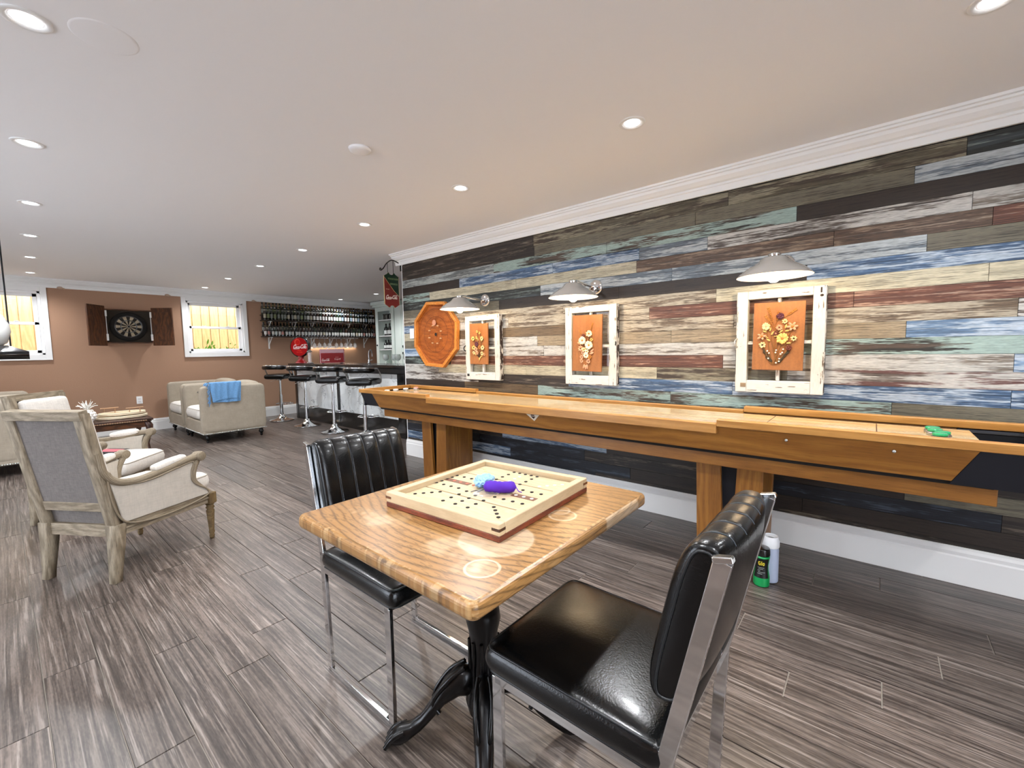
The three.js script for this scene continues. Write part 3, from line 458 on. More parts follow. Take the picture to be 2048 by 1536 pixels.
// ---------- shuffleboard table along the board wall ----------
{
  const CX = 2.63, CZ = -1.69, t = thing('shuffleboard_table', 'long golden-oak shuffleboard table with black gutters along the board wall', 'game table', [CX, 0, CZ]);
  const z0 = -3.955 - CZ, z1 = 0.58 - CZ, hw = 0.32, zm0 = -2.9 - CZ, zm1 = -0.6 - CZ;
  const B = (x0, x1, y0, y1, a, b, r = 0.004) => box(x1 - x0, y1 - y0, b - a, (x0 + x1) / 2, (y0 + y1) / 2, (a + b) / 2, 0, 0, 0, r);
  for (const s of [-1, 1]) {
    const f = (x0, x1) => s < 0 ? [x0, x1] : [-x1, -x0];
    for (const [a, b] of [[z0, zm0], [zm1, z1]]) part('raised_rail', [B(...f(-hw, -hw + 0.045), 0.8135, 0.85, a, b)], M.rail, t);
    part('low_rail', B(...f(-hw - 0.002, -hw + 0.04), 0.777, 0.828, zm0, zm1), M.rail, t);
    const side = [[-3.74 - CZ, 0.812], [0.315 - CZ, 0.812], [0.25 - CZ, 0.675], [-3.70 - CZ, 0.675]];
    for (const [nm, poly, mt, dp] of [['cradle_side', side, M.orange, 0], ['end_cheek', [[z0 + 0.008, 0.812], [-3.741 - CZ, 0.812], [-3.701 - CZ, 0.69], [z0 + 0.008, 0.69]], M.navy, 0.004], ['end_cheek', [[0.316 - CZ, 0.812], [z1 - 0.008, 0.812], [z1 - 0.008, 0.66], [0.245 - CZ, 0.66]], M.navy, 0.006]]) {
    const g = extrude(poly.map(([z, y]) => [-z, y]).reverse(), 0.022, 0.002); T(g, 0, 0, 0, 0, Math.PI / 2, 0);
    const p = g.attributes.position; for (let i = 0; i < p.count; i++) p.setX(i, s * -1 * (-hw + 0.012 + dp + p.getX(i) + (0.812 - p.getY(i)) * 0.4)); if (s > 0) { const q = g.attributes.position.array; for (let i = 0; i < q.length; i += 9) for (let k = 0; k < 3; k++) { const w = q[i + 3 + k]; q[i + 3 + k] = q[i + 6 + k]; q[i + 6 + k] = w; } }
    g.computeVertexNormals(); part(nm, g, mt, t); }
    part('apron', B(...f(-hw + 0.13, -hw + 0.155), 0.58, 0.672, -3.72 - CZ, 0.385 - CZ), M.orange, t);
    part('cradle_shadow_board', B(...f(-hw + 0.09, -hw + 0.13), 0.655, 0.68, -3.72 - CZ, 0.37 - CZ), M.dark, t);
  }
  for (const [a, b] of [[z0, z0 + 0.045], [z1 - 0.045, z1]]) part('end_rail', B(-hw + 0.0455, hw - 0.0455, 0.8135, 0.85, a, b), M.rail, t);
  part('end_cap', B(-hw + 0.075, hw - 0.075, 0.68, 0.7, z0 + 0.01, -3.70 - CZ), M.navy, t, 'black end panel'); part('end_cap', B(-hw + 0.1, hw - 0.1, 0.655, 0.735, 0.1 - CZ, z1 - 0.006), M.navy, t, 'black end panel'); for (const z of [z0 + 0.006, z1 - 0.026]) part('end_board', B(-hw + 0.05, hw - 0.05, 0.68, 0.8125, z, z + 0.02), M.navy, t);
  part('gutter', [B(-hw + 0.085, hw - 0.085, 0.7, 0.735, -3.745 - CZ, 0.1 - CZ, 0), B(-hw + 0.073, -hw + 0.078, 0.7, 0.8, z0 + 0.05, z1 - 0.05, 0), B(hw - 0.078, hw - 0.073, 0.7, 0.8, z0 + 0.05, z1 - 0.05, 0), B(-hw + 0.0405, -hw + 0.078, 0.797, 0.8, z0 + 0.05, z1 - 0.05, 0), B(hw - 0.078, hw - 0.0405, 0.797, 0.8, z0 + 0.05, z1 - 0.05, 0)], M.carpet, t, 'black carpeted gutter');
  // the playing board: maple strips glued edge to edge
  const px0 = -0.21, px1 = 0.21, pz0 = -3.78 - CZ, pz1 = 0.345 - CZ, strips = 12, sm = [0, 1, 2].map((k) => phys(0xffffff, 0.18, { map: mapleTex, color: [0xfff6ea, 0xf6e8d4, 0xffffff][k], clearcoat: 0.8, clearcoatRoughness: 0.08 }));
  for (let k = 0; k < strips; k++) { const w = (px1 - px0) / strips; part('maple_strip', B(px0 + k * w + 0.0002, px0 + (k + 1) * w - 0.0002, 0.7352, 0.815, pz0, pz1, 0.0008), sm[(k * 7) % 3], t); }
  const line = mat(0x5a3a22, 0.6); for (const z of [0.02, -0.42, -2.85, -3.35]) part('score_line', B(px0, px1, 0.8151, 0.8156, z - 0.002 - CZ, z + 0.002 - CZ, 0), line, t);
  // two pedestals: two uprights each side of a dark recess, closed by wide boards
  for (const zc of [-3.115, -0.597]) {
    const leg = new THREE.Group(); leg.name = numberedIn(t, 'pedestal'); t.add(leg);
    function up(x0, s) { return extrude([[s * 0.172, 0.6], [s * 0.045, 0.6], [s * 0.018, 0.0], [s * 0.16, 0.0]].map((q) => q), 0.03, 0.003, x0, 0, zc - CZ, 0, -Math.PI / 2, 0); }
    for (const [x0, xr] of [[-0.04, 0], [0.27, 0]]) for (const s of [-1, 1]) part('upright', up(x0, s), M.orange, leg);
    part('recess_panel', B(-0.02, 0.22, 0.01, 0.6, zc - 0.13 - CZ, zc + 0.13 - CZ), M.navy, leg);
    for (const s of [-1, 1]) part('side_board', box(0.275, 0.6, 0.02, 0.1, 0.3, zc + s * 0.152 - CZ, s * -0.02), M.orange, leg);
  }
  const onSide = (pts, d) => extrude(pts, d, 0, 0, 0, 0, 0, -Math.PI / 2, 0).rotateZ(0.38).translate(-0.2925, 0.774, -1.783 - CZ);
  part('badge', onSide([[-0.056, 0], [0.056, 0], [0, -0.052]], 0.004), mat(0xd8cbb8, 0.6), t, 'small white triangular badge');
  part('badge_mark', [onSide([[-0.02, -0.015], [0.02, -0.015], [0, -0.035]], 0.005), onSide([[-0.016, -0.01], [0.014, -0.01], [0.012, -0.003], [-0.018, -0.003]], 0.005)], mat(0x2a1210, 0.6), t);
  for (const z of [-0.3, 0.076]) part('screw', sph(0.007, -hw + 0.02, 0.778, z - CZ, 0.6, 1, 1, 10), M.nail, t);
  part('plaque', box(0.006, 0.05, 0.075, -0.0745, 0.385, -0.485 - CZ), M.black, t, 'small black and white maker plate'); part('plaque_top', box(0.007, 0.016, 0.076, -0.076, 0.403, -0.485 - CZ), M.white, t);
  // weights on the board
  const cap = { green: phys(0x12a868, 0.2, { clearcoat: 0.8, transmission: 0.2, thickness: 0 }), pink: phys(0xe6a090, 0.3, { clearcoat: 0.5 }), white: phys(0xf0e8de, 0.3, { clearcoat: 0.5 }) };
  function puck(c, label, x, z, group) { const k = thing('shuffleboard_puck', label, 'puck', [x, 0.8151, z], 0, group); part('weight', lathe([[0, 0], [0.026, 0], [0.0285, 0.004], [0.0285, 0.012], [0.025, 0.016], [0, 0.016]], 24), M.steel, k); part('cap', lathe([[0, 0.015], [0.023, 0.015], [0.0255, 0.02], [0.0255, 0.026], [0.02, 0.029], [0, 0.03]], 24), cap[c], k); }
  [['nearest the front rail', 2.5, 0.222], ['second from the front rail', 2.56, 0.234], ['third from the front rail', 2.62, 0.215], ['farthest from the front rail', 2.68, 0.212]].forEach(([w, x, z]) => puck('green', 'green shuffleboard puck at the near end of the table, ' + w, x, z, 'green pucks'));
  [['white', 'nearest the front rail', 2.45], ['white', 'second from the front rail', 2.55], ['white', 'third from the front rail', 2.67], ['pink', 'closest to the board wall', 2.8]].forEach(([c, w, x]) => puck(c, c + ' shuffleboard puck at the far end of the table, ' + w, x, -3.67, 'pale pucks'));
}

// ---------- old window sashes with flower plaques, each under a lamp ----------
const sashTex = (() => { const t = dataTex(512, 128, (u, v) => { const n = fbm(u, v, 10, 24, 901, 4), c = sst(0.8, 0.84, n + 0.12 * fbm(u, v, 3, 3, 905, 2)); return mix3([206, 203, 194].map((q) => q * (0.93 + 0.1 * fbm(u, v, 30, 60, 909, 2))), [96, 78, 60], c); }, 0.7, 0.18); return t; })();
const sashGlass = phys(0xffffff, 0, { transmission: 1, thickness: 0, ior: 1.5, specularIntensity: 0.3 }), sashM = mat(0xffffff, 0.6, { map: sashTex }), sashEdge = mat(0xffffff, 0.8, { map: dataTex(256, 64, (u, v) => { const n = fbm(u, v, 10, 6, 921, 4); return mix3([52, 38, 30], [214, 206, 192], sst(0.52, 0.6, n)); }, 0.5, 0.1) });
const petalM = { cream: mat(0xd8bf88, 0.6), yellow: mat(0xd4b264, 0.6), pink: mat(0xc4906e, 0.6), purple: mat(0x48182f, 0.7), rust: mat(0x5e2818, 0.7), white: mat(0xe4d6b2, 0.6), gold: mat(0xa66a26, 0.6), leaf: mat(0xcaa860, 0.6), stem: mat(0x7c521f, 0.7), dark: mat(0x33260f, 0.8), core: mat(0x8a5a26, 0.7), berry: mat(0xf0e6d6, 0.4) };
function petalGeo(len, wid) { return T(sph(1, 0.5, 0, 0, 0.5, 0.5, 0.5, 8), 0, 0, 0, 0, 0, 0, len, wid, wid * 0.5); }
function flower(parent, u, v, r, n, c, core = 'core', fat = 0.34) {
  const g = []; for (let i = 0; i < n; i++) { const a = i / n * 6.283 + rnd() * 0.2; g.push(T(petalGeo(r * rr(0.9, 1.08), r * fat * 1.6), u, v, 0.006 + 0.002 * (i % 2), 0, -0.22, 0).applyMatrix4(new THREE.Matrix4())); const q = g[g.length - 1]; q.translate(-u, -v, 0); q.rotateZ(a); q.translate(u, v, 0); }
  const f = part('flower', g, petalM[c], parent); part('flower_centre', sph(r * 0.3, u, v, 0.01, 1, 1, 0.6, 10), petalM[core], f); return f;
}
const leafAt = (u, v, a, l = 0.03) => { const g = petalGeo(l, l * 0.42); g.rotateZ(a); g.translate(u, v, 0.005); return g; };
function sprig(u0, v0, u1, v1, n = 7) { const g = [tube([[u0, v0, 0.003], [(u0 + u1) / 2 + 0.004, (v0 + v1) / 2, 0.006], [u1, v1, 0.004]], 0.0012, 8, 5)], a = Math.atan2(v1 - v0, u1 - u0); for (let i = 1; i <= n; i++) { const s = 0.25 + 0.75 * i / n; for (const d of [-1, 1]) g.push(leafAt(mix(u0, u1, s), mix(v0, v1, s), a + d * 0.7, 0.012).scale(1, 1, 1)); } return g; }
const stemTo = (u, v, bu, bv, r = 0.0015) => tube([[u, v, 0.003], [mix(u, bu, 0.5) + (u - bu) * 0.08, mix(v, bv, 0.5), 0.006], [bu, bv, 0.004]], r, 10, 5);
const boards = [
  (p) => { // left: slender, dark-cored flowers
    part('stem', [[-0.05, 0.05], [0.03, 0.09], [0.05, 0.04], [-0.01, 0.12], [0.055, -0.03], [-0.05, -0.06], [0.06, -0.09], [-0.03, -0.02]].map(([u, v]) => stemTo(u, v, 0.005, -0.13)), petalM.dark, p);
    for (const [u, v, r, n, c, k] of [[-0.066, 0.052, 0.025, 9, 'yellow', 'dark'], [0.05, 0.052, 0.024, 8, 'cream', 'rust'], [-0.02, 0.06, 0.016, 6, 'yellow', 'core'], [0.02, 0.105, 0.014, 6, 'yellow', 'core'], [-0.012, 0.118, 0.016, 5, 'yellow', 'core'], [-0.06, -0.035, 0.025, 9, 'yellow', 'dark'], [-0.03, -0.05, 0.024, 8, 'pink', 'rust'], [-0.02, 0.0, 0.026, 9, 'purple', 'rust'], [0.06, -0.035, 0.026, 8, 'cream', 'purple'], [0.02, -0.03, 0.022, 7, 'gold', 'rust'], [-0.058, -0.085, 0.02, 7, 'cream', 'core'], [-0.015, -0.085, 0.022, 7, 'pink', 'core'], [0.05, -0.09, 0.02, 7, 'cream', 'dark'], [0.078, -0.1, 0.016, 6, 'pink', 'core']]) flower(p, u, v, r, n, c, k);
    part('leaf', [[0.035, 0.02, 1.2], [0.0, 0.03, 1.9], [0.04, -0.06, 0.7], [-0.03, -0.11, 2.4], [0.02, -0.14, 1.1], [0.012, -0.16, 1.5], [0.035, -0.125, 0.8]].map(([u, v, a]) => leafAt(u, v, a)), petalM.leaf, p);
  },
  (p) => { // middle: white daisies over pink shell flowers
    part('stem', [[0.0, 0.1], [0.03, 0.08], [-0.04, 0.07], [0.02, 0.04]].map(([u, v]) => stemTo(u, v, 0.0, -0.1)), petalM.dark, p);
    part('wheat_sprig', [...sprig(0.03, 0.08, 0.05, 0.15, 6), ...sprig(-0.04, 0.05, -0.065, 0.1, 5)], petalM.gold, p);
    for (const [u, v, r, n, c, k] of [[0.025, 0.075, 0.029, 12, 'white', 'core'], [-0.035, 0.022, 0.034, 13, 'white', 'gold'], [0.025, -0.015, 0.037, 14, 'white', 'gold'], [0.045, 0.028, 0.016, 6, 'yellow', 'core'], [-0.025, 0.06, 0.018, 7, 'rust', 'rust'], [-0.058, 0.008, 0.016, 6, 'cream', 'core'], [-0.05, -0.04, 0.024, 8, 'pink', 'rust'], [-0.02, -0.05, 0.02, 7, 'cream', 'core'], [-0.028, -0.075, 0.018, 7, 'pink', 'purple'], [0.005, -0.065, 0.02, 7, 'white', 'core'], [0.0, -0.095, 0.026, 8, 'white', 'core'], [0.032, -0.108, 0.02, 9, 'gold', 'core'], [-0.04, -0.108, 0.018, 7, 'pink', 'rust'], [-0.04, -0.138, 0.019, 7, 'pink', 'core'], [0.022, -0.14, 0.021, 8, 'pink', 'rust']]) flower(p, u, v, r, n, c, k);
    part('leaf', [[0.035, -0.07, 0.7], [0.03, -0.085, 0.4], [-0.05, -0.012, 2.6], [-0.015, -0.165, 4.4], [0.005, -0.165, 4.9], [-0.005, -0.17, 4.7]].map(([u, v, a]) => leafAt(u, v, a, 0.04)), petalM.pink, p);
  },
  (p) => { // right: a wide bouquet with wheat, a purple head and a large daisy
    const C = (x, y) => [(x - 665) / 960 * 0.262, (785 - y) / 1310 * 0.4];
    part('stem', [[360, 780], [380, 950], [440, 590], [755, 830], [690, 615], [880, 1010], [930, 605], [965, 830], [590, 700], [520, 690]].map(([x, y], i) => stemTo(...C(x, y), ...C(560 + i * 13, 1330), 0.002)), petalM.stem, p);
    part('wheat_sprig', [...sprig(...C(600, 640), ...C(465, 245), 9), ...sprig(...C(590, 640), ...C(430, 395), 7), ...sprig(...C(610, 560), ...C(660, 330), 6), ...sprig(...C(760, 430), ...C(965, 290), 6)], petalM.gold, p);
    for (const [x, y, r, n, c, k, f] of [[700, 395, 0.021, 11, 'purple', 'purple'], [440, 590, 0.025, 11, 'cream', 'pink'], [930, 605, 0.03, 6, 'pink', 'gold', 0.3], [690, 615, 0.019, 10, 'pink', 'rust'], [790, 500, 0.016, 7, 'cream', 'core'], [360, 780, 0.026, 5, 'pink', 'gold', 0.3], [755, 830, 0.033, 15, 'yellow', 'gold'], [965, 830, 0.018, 7, 'cream', 'dark'], [380, 950, 0.02, 7, 'cream', 'dark', 0.4], [880, 1010, 0.018, 9, 'rust', 'rust'], [630, 730, 0.016, 7, 'rust', 'pink']]) flower(p, ...C(x, y), r, n, c, k, f);
    part('leaf', [[505, 690, 1.3], [460, 700, 2.8], [540, 760, 1.0], [490, 815, 2.7], [530, 880, 2.5], [790, 690, 0.2], [690, 720, 0.8], [800, 640, 1.4], [820, 920, 0.05], [590, 785, 0.1]].map(([x, y, a]) => leafAt(...C(x, y), a, 0.026)), petalM.leaf, p);
    const dk = []; for (let i = 0; i < 26; i++) { const s = i % 2 ? 1 : -1, q = rr(0, 1); dk.push(leafAt(...C(640 + s * (40 + 170 * q), 1310 - 230 * q), Math.PI / 2 - s * rr(0.5, 1.2), 0.028)); } part('dark_foliage', dk, petalM.dark, p);
    part('berry', [[480, 1070], [515, 1110], [650, 1055], [640, 1100], [505, 1215], [780, 1035], [765, 1100], [735, 1130], [715, 1220], [710, 1270], [655, 1300]].map(([x, y]) => sph(0.0048, ...C(x, y), 0.009, 1, 1, 1, 8)), petalM.berry, p);
  },
];
const words3 = ['far left', 'middle', 'right'], sashZ = [-2.895, -1.72, -0.445], boardW = [0.24, 0.262, 0.262], boardZ = [-2.923, -1.738, -0.445], boardY = [1.277, 1.258, 1.271], boardH = [0.39, 0.442, 0.402], tilt = [-0.015, -0.02, -0.012];
const coppery = (() => { const m = dataTex(256, 256, (u, v) => { const n = fbm(u, v, 4, 40, 951, 3), b = fbm(u, v, 60, 60, 955, 2); return [146, 92, 46].map((c) => c * (0.86 + 0.16 * n + 0.12 * b)); }, 0.4, 0.4); return mat(0xffffff, 0.6, { map: m }); })();
sashZ.forEach((z, i) => {
  const W = 0.455, H = 0.62, t = thing('window_sash', ['old white four-pane window sash beside the octagonal game board', 'old white four-pane window sash hung between the other two sashes', 'old chipped white four-pane window sash nearest the camera'][i], 'window sash', [XW - 0.001, 1.24, z], -Math.PI / 2);   // local +z faces the room, +x along the wall towards the camera
  const D = 0.05, st = 0.062, b = (x, y, w, h, d = D, zz = D / 2) => box(w, h, d, x, y, zz, 0, 0, 0, 0.004);
  part('stile', b(-W / 2 + st / 2, 0, st, H), sashM, t); part('stile', b(W / 2 - st / 2, 0, st, H), sashM, t);
  part('top_rail', b(0, H / 2 - 0.025, W - 2 * st, 0.05), sashM, t); part('bottom_rail', b(0, -H / 2 + 0.037, W - 2 * st, 0.074), sashM, t);
  for (const k of [-1, 1]) part('worn_edge', box(0.002, H - 0.02, D * 0.8, k * (W / 2 + 0.0008), 0, D / 2, 0, 0, 0, 0), sashEdge, t);
  part('muntin', b(0, 0.012, 0.02, H - 0.124, 0.026, D / 2), sashM, t); for (const s of [-1, 1]) part('muntin', b(s * (W / 4 - st / 2 + 0.005), -0.005, W / 2 - st - 0.01, 0.022, 0.026, D / 2), sashM, t);
  for (const sx of [-1, 1]) for (const sy of [-1, 1]) part('pane', box((W - 2 * st) / 2 - 0.012, 0.235, 0.002, sx * ((W - 2 * st) / 4 + 0.004), 0.012 + sy * 0.13, 0.018, 0, 0, 0, 0), sashGlass, t);
  if (i === 0 || i === 2) part('latch_plate', box(0.03, 0.024, 0.004, -W / 2 + (i ? 0.045 : 0.035), -H / 2 + 0.045, D + 0.001), mat(i ? 0x8a7458 : 0x2a2a28, 0.5), t, 'small metal latch plate');
  const hook = part('latch', tube(i === 1 ? [[W / 2 - 0.008, 0.0, D], [W / 2 + 0.0, 0.012, D + 0.01], [W / 2 - 0.006, 0.025, D]] : [[-W / 2 + 0.008, -0.03, D], [-W / 2 - 0.004, -0.015, D + 0.014], [-W / 2 - 0.004, 0.01, D + 0.014], [-W / 2 + 0.006, 0.025, D]], 0.005, 12, 6), i === 2 ? M.nail : M.iron, t);
  if (i === 2) part('hinge_mark', [box(0.008, 0.03, 0.004, W / 2 - 0.025, H / 2 - 0.025, D), sph(0.009, W / 2 - 0.022, H / 2 - 0.055, D, 1, 0.8, 0.4, 8)], mat(0x2a1c16, 0.7), t);
  const p = thing('flower_plaque', ['copper-brown plaque of dark-centred dried flowers, in the far left sash', 'copper-brown plaque with white daisies above pink flowers, in the middle sash', 'wide copper-brown plaque with wheat, purple head and yellow daisy, in the right sash'][i], 'plaque', [XW - 0.064, boardY[i], boardZ[i]], -Math.PI / 2); p.rotation.set(0, -Math.PI / 2, 0); p.rotateZ(tilt[i]);
  part('panel', box(boardW[i], boardH[i], 0.0125, 0, 0, -0.00625, 0, 0, 0, 0.001), coppery, p);
  boards[i](p);
});
// ---------- three wall lamps with white enamel shades ----------
{
  const enamel = phys(0x77726d, 0.25, { clearcoat: 0.5, side: THREE.DoubleSide }), inner = mat(0xf6f2ea, 0.4, { side: THREE.DoubleSide }), bulbM = mat(0xffe2b4, 0.4, { emissive: LAMP_COLOR.clone().lerp(new THREE.Color(1, 1, 1), 0.35), emissiveIntensity: 8 });
  const shade = lathe([[0.03, 0.105], [0.05, 0.102], [0.064, 0.094], [0.076, 0.078], [0.1, 0.062], [0.135, 0.042], [0.165, 0.018], [0.18, 0.0]], 40), shadeIn = lathe([[0.18, 0.0], [0.177, -0.001], [0.162, 0.015], [0.132, 0.039], [0.098, 0.058], [0.073, 0.074], [0.06, 0.09], [0.048, 0.098], [0.03, 0.1]], 40);
  let first = null;
  [-2.885, -1.692, -0.432].forEach((z, i) => {
    const label = ['white enamel wall lamp above the far left sash, beside the octagonal board', 'white enamel wall lamp above the middle sash', 'white enamel wall lamp above the right sash nearest the camera'][i];
    const pos = [XW - 0.001, 1.588, z];
    if (first) { dup(first, label, pos, 0); return; }
    const t = first = thing('wall_lamp', label, 'lamp', pos, 0, 'lamps over the sashes'), dx = -0.335;
    { const sh = part('shade', T(shade.clone(), dx, 0, 0), enamel, t); part('shade_lining', T(shadeIn.clone(), dx, 0, 0), inner, sh); }
    part('canopy', T(lathe([[0, 0.028], [0.03, 0.026], [0.05, 0.018], [0.058, 0.008], [0.06, 0]], 28), 0, 0.105, 0, 0, 0, Math.PI / 2), M.chrome, t);
    part('arm', tube([[-0.02, 0.105, 0], [-0.1, 0.107, 0], [-0.2, 0.112, 0], [-0.29, 0.122, 0], [dx, 0.112, 0]], 0.009, 24, 10), M.chrome, t);
    part('socket', T(lathe([[0, 0.124], [0.026, 0.122], [0.031, 0.115], [0.031, 0.105], [0.026, 0.1], [0.02, 0.098], [0.02, 0.045], [0, 0.045]], 24), dx, 0, 0), M.chrome, t);
    part('bulb', T(lathe([[0, -0.034], [0.014, -0.032], [0.026, -0.022], [0.032, -0.006], [0.03, 0.012], [0.02, 0.032], [0.014, 0.048], [0, 0.05]], 20), dx, 0, 0), bulbM, t);
    const l = new THREE.PointLight(LAMP_COLOR, LAMP); l.position.set(dx, 0, 0); l.shadow.radius = 1.2; t.add(l);
  });
}
// ---------- octagonal crokinole board ----------
{
  const t = thing('crokinole_board', 'octagonal wooden game board with a ring target hung on the board wall', 'game board', [XW - 0.001, 1.392, -3.595], -Math.PI / 2); t.rotateZ(-0.06);
  const R = 0.372, oct = (r, o = 0) => Array.from({ length: 8 }, (_, k) => [Math.cos((k + 0.5) * Math.PI / 4 + o) * r, Math.sin((k + 0.5) * Math.PI / 4 + o) * r]);
  const face = mat(0xffffff, 0.38, { map: woodTex([134, 66, 22], [190, 108, 46], 961, { su: 0.8, sv: 0.3, ring: 4, contrast: 0.6 }) }), railL = mat(0xffffff, 0.38, { map: woodTex([186, 108, 40], [226, 152, 70], 965, { su: 0.5, sv: 0.1, w: 512, h: 64, ring: 2, contrast: 0.6 }) });
  part('back_board', extrude(oct(R - 0.012), 0.014, 0.002), face, t);
  const a = oct(R), b = oct(R - 0.034); for (let k = 0; k < 8; k++) { const j = (k + 1) % 8; part('rail', extrude([a[k], a[j], b[j], b[k]], 0.045, 0.003, 0, 0, 0.002), railL, t); }
  part('playing_disc', extrude(new THREE.Shape().absarc(0, 0, 0.3, 0, 6.2832), 0.012, 0.003, 0, 0, 0.0145, 0, 0, 0, [], 40), face, t);
  const line = mat(0x4a2410, 0.6), ring = (r) => new THREE.RingGeometry(r - 0.0016, r + 0.0016, 64).translate(0, 0, 0.0269);
  part('target_line', [ring(0.275), ring(0.19), ring(0.1), ...[0, 1, 2, 3].map((k) => T(new THREE.PlaneGeometry(0.09, 0.003), Math.cos(k * 1.5708) * 0.147, Math.sin(k * 1.5708) * 0.147, 0.0269, 0, 0, k * 1.5708))], line, t);
  part('centre_hole', T(new THREE.CircleGeometry(0.018, 24), 0, 0, 0.027), M.dark, t);
  for (let k = 0; k < 8; k++) part('peg', cyl(0.006, 0.006, 0.02, Math.cos((k + 0.5) * 0.7854) * 0.1, Math.sin((k + 0.5) * 0.7854) * 0.1, 0.036, Math.PI / 2, 0, 0, 10), mat(0xd8b48a, 0.5), t);
  part('round_sticker', T(new THREE.CircleGeometry(0.03, 28), -0.03, 0.125, 0.0272), mat(0xc88a6a, 0.5), t, 'pale round mark above the pegs');
  const s = thing('switch_plate', 'white switch plate on the board wall left of the octagonal board', 'switch', [XW - 0.001, 1.417, -4.035], -Math.PI / 2);
  part('plate', box(0.074, 0.112, 0.006, 0, 0, 0.003), M.pvc, s); part('rocker', box(0.034, 0.066, 0.006, 0, 0, 0.007), M.white, s);
}

// ---------- French armchairs with limed frames ----------
function makeBergere(label, pos, turn) {      // faces +z
  const t = thing('armchair', label, 'armchair', pos, turn), L = M.limed, zr = -0.27, zf = 0.27, xr = 0.215, xf = 0.275;
  const xa = (z) => mix(xr, xf, (z - zr) / (zf - zr));
  for (const s of [-1, 1]) {
    part('leg', loft([[0, 0.02, -0.025], [0.06, 0.021, -0.02], [0.2, 0.027, -0.006], [0.315, 0.031, 0]].map(([y, r, dz]) => [[-r, -r], [r, -r], [r, r], [-r, r]].map(([a, b]) => [s * xr + a, y, zr + dz + b]))), L, t, 'square raked back leg');
    part('leg', [T(lathe([[0, 0], [0.012, 0], [0.016, 0.02], [0.013, 0.03], [0.018, 0.045], [0.015, 0.055], [0.021, 0.15], [0.024, 0.19], [0.018, 0.2], [0.026, 0.212], [0.02, 0.224], [0.026, 0.236], [0, 0.236]], 18), s * xf, 0, zf), box(0.058, 0.075, 0.058, s * xf, 0.275, zf, 0, 0, 0, 0.006)], mat(0xc8b48a, 0.7, { map: limedTex }), t, 'turned front leg');
    // arm: from the back post down in a sweep, forward and up to a scrolled end, then down to the front leg
    const P = [[xr + 0.012, 0.72, -0.345], [xr + 0.016, 0.61, -0.322], [xr + 0.022, 0.55, -0.27], [xa(-0.15) + 0.015, 0.525, -0.16], [xa(0) + 0.01, 0.545, 0], [xf + 0.002, 0.568, 0.12], [xf + 0.006, 0.575, 0.18]].map(([x, y, z]) => [s * x, y, z]);
    const arm = part('arm', [tube(P, 0.021, 40, 10), T(lathe([[0, -0.03], [0.026, -0.03], [0.031, -0.02], [0.031, 0.02], [0.026, 0.03], [0, 0.03]], 20), s * (xf + 0.006), 0.572, 0.205, 0, 0, Math.PI / 2),
      tube([[s * xf, 0.56, 0.2], [s * xf, 0.5, 0.165], [s * xf, 0.43, 0.155], [s * xf, 0.37, 0.2], [s * xf, 0.31, 0.265]], 0.021, 30, 10)], L, t);
    part('arm_pad', T(pillow(0.05, 0.034, 0.2, 0.015, 0.008), s * xa(0.03), 0.575, 0.03, -0.13, s * 0.1, 0), M.whiteLinen, arm);
    // linen side panel, with a wooden bead below
    const prof = [[zr + 0.02, 0.315], [zf - 0.02, 0.315], [0.235, 0.35], [0.185, 0.385], [0.145, 0.43], [0.145, 0.5], [0.16, 0.55], [0.05, 0.54], [-0.1, 0.515], [-0.2, 0.52], [-0.28, 0.56], [-0.315, 0.62]];
    const g = extrude(prof.map(([z, y]) => [z, y]), 0.034, 0.006); T(g, 0, 0, 0, 0, -Math.PI / 2, 0); const p = g.attributes.position; for (let i = 0; i < p.count; i++) p.setX(i, s * (xa(p.getZ(i)) + 0.012) + p.getX(i) + 0.017); g.computeVertexNormals();
    part('side_panel', g, M.linen, t);
    const bead = prof.map(([z, y]) => [s * (xa(z) + 0.031), mix(y, 0.45, 0.035), mix(z, -0.05, 0.03)]); part('bead_moulding', tube(bead, 0.0055, 90, 6, true), L, t);
    // raked back posts
    part('back_post', loft([[0.3, 0, 0.03], [0.5, -0.036, 0.028], [0.75, -0.081, 0.027], [0.935, -0.114, 0.027]].map(([y, dz, r]) => [[-r, -0.022], [r, -0.022], [r, 0.022], [-r, 0.022]].map(([a, b]) => [s * (xr - 0.005) + a, y, zr + dz + b]))), L, t);
  }
  part('seat_rail', [box(2 * xr, 0.065, 0.035, 0, 0.28, zr), box(2 * xf, 0.065, 0.04, 0, 0.28, zf), ...[-1, 1].map((s) => box(0.035, 0.065, 0.56, s * (xr + xf) / 2, 0.28, 0, 0, s * 0.11, 0)), ...[-1, 1].map((s) => box(0.012, 0.014, 0.54, s * ((xr + xf) / 2 + 0.02), 0.285, 0, 0, s * 0.11, 0))], L, t);
  part('seat_deck', box(0.44, 0.02, 0.5, 0, 0.305, 0), M.greyLinen, t);
  const rake = -0.178, by = (y) => zr - (y - 0.3) * 0.18;
  part('top_rail', box(0.47, 0.05, 0.044, 0, 0.925, by(0.925) - 0.005, rake), L, t); part('lower_rail', box(0.38, 0.05, 0.036, 0, 0.42, by(0.42), rake), L, t);
  part('outer_back', box(0.37, 0.5, 0.012, 0, 0.67, by(0.67) - 0.006, rake), M.greyLinen, t);
  part('inner_back', T(pillow(0.38, 0.07, 0.48, 0.03, 0.012), 0, 0.675, by(0.675) + 0.042, Math.PI / 2 + rake), M.whiteLinen, t);
  part('rear_web', box(0.38, 0.1, 0.01, 0, 0.345, by(0.345) + 0.012, rake), M.greyLinen, t);
  const c = part('seat_cushion', pillow(0.5, 0.125, 0.6, 0.045, 0.014, 0, 0.378, 0.04), M.whiteLinen, t);
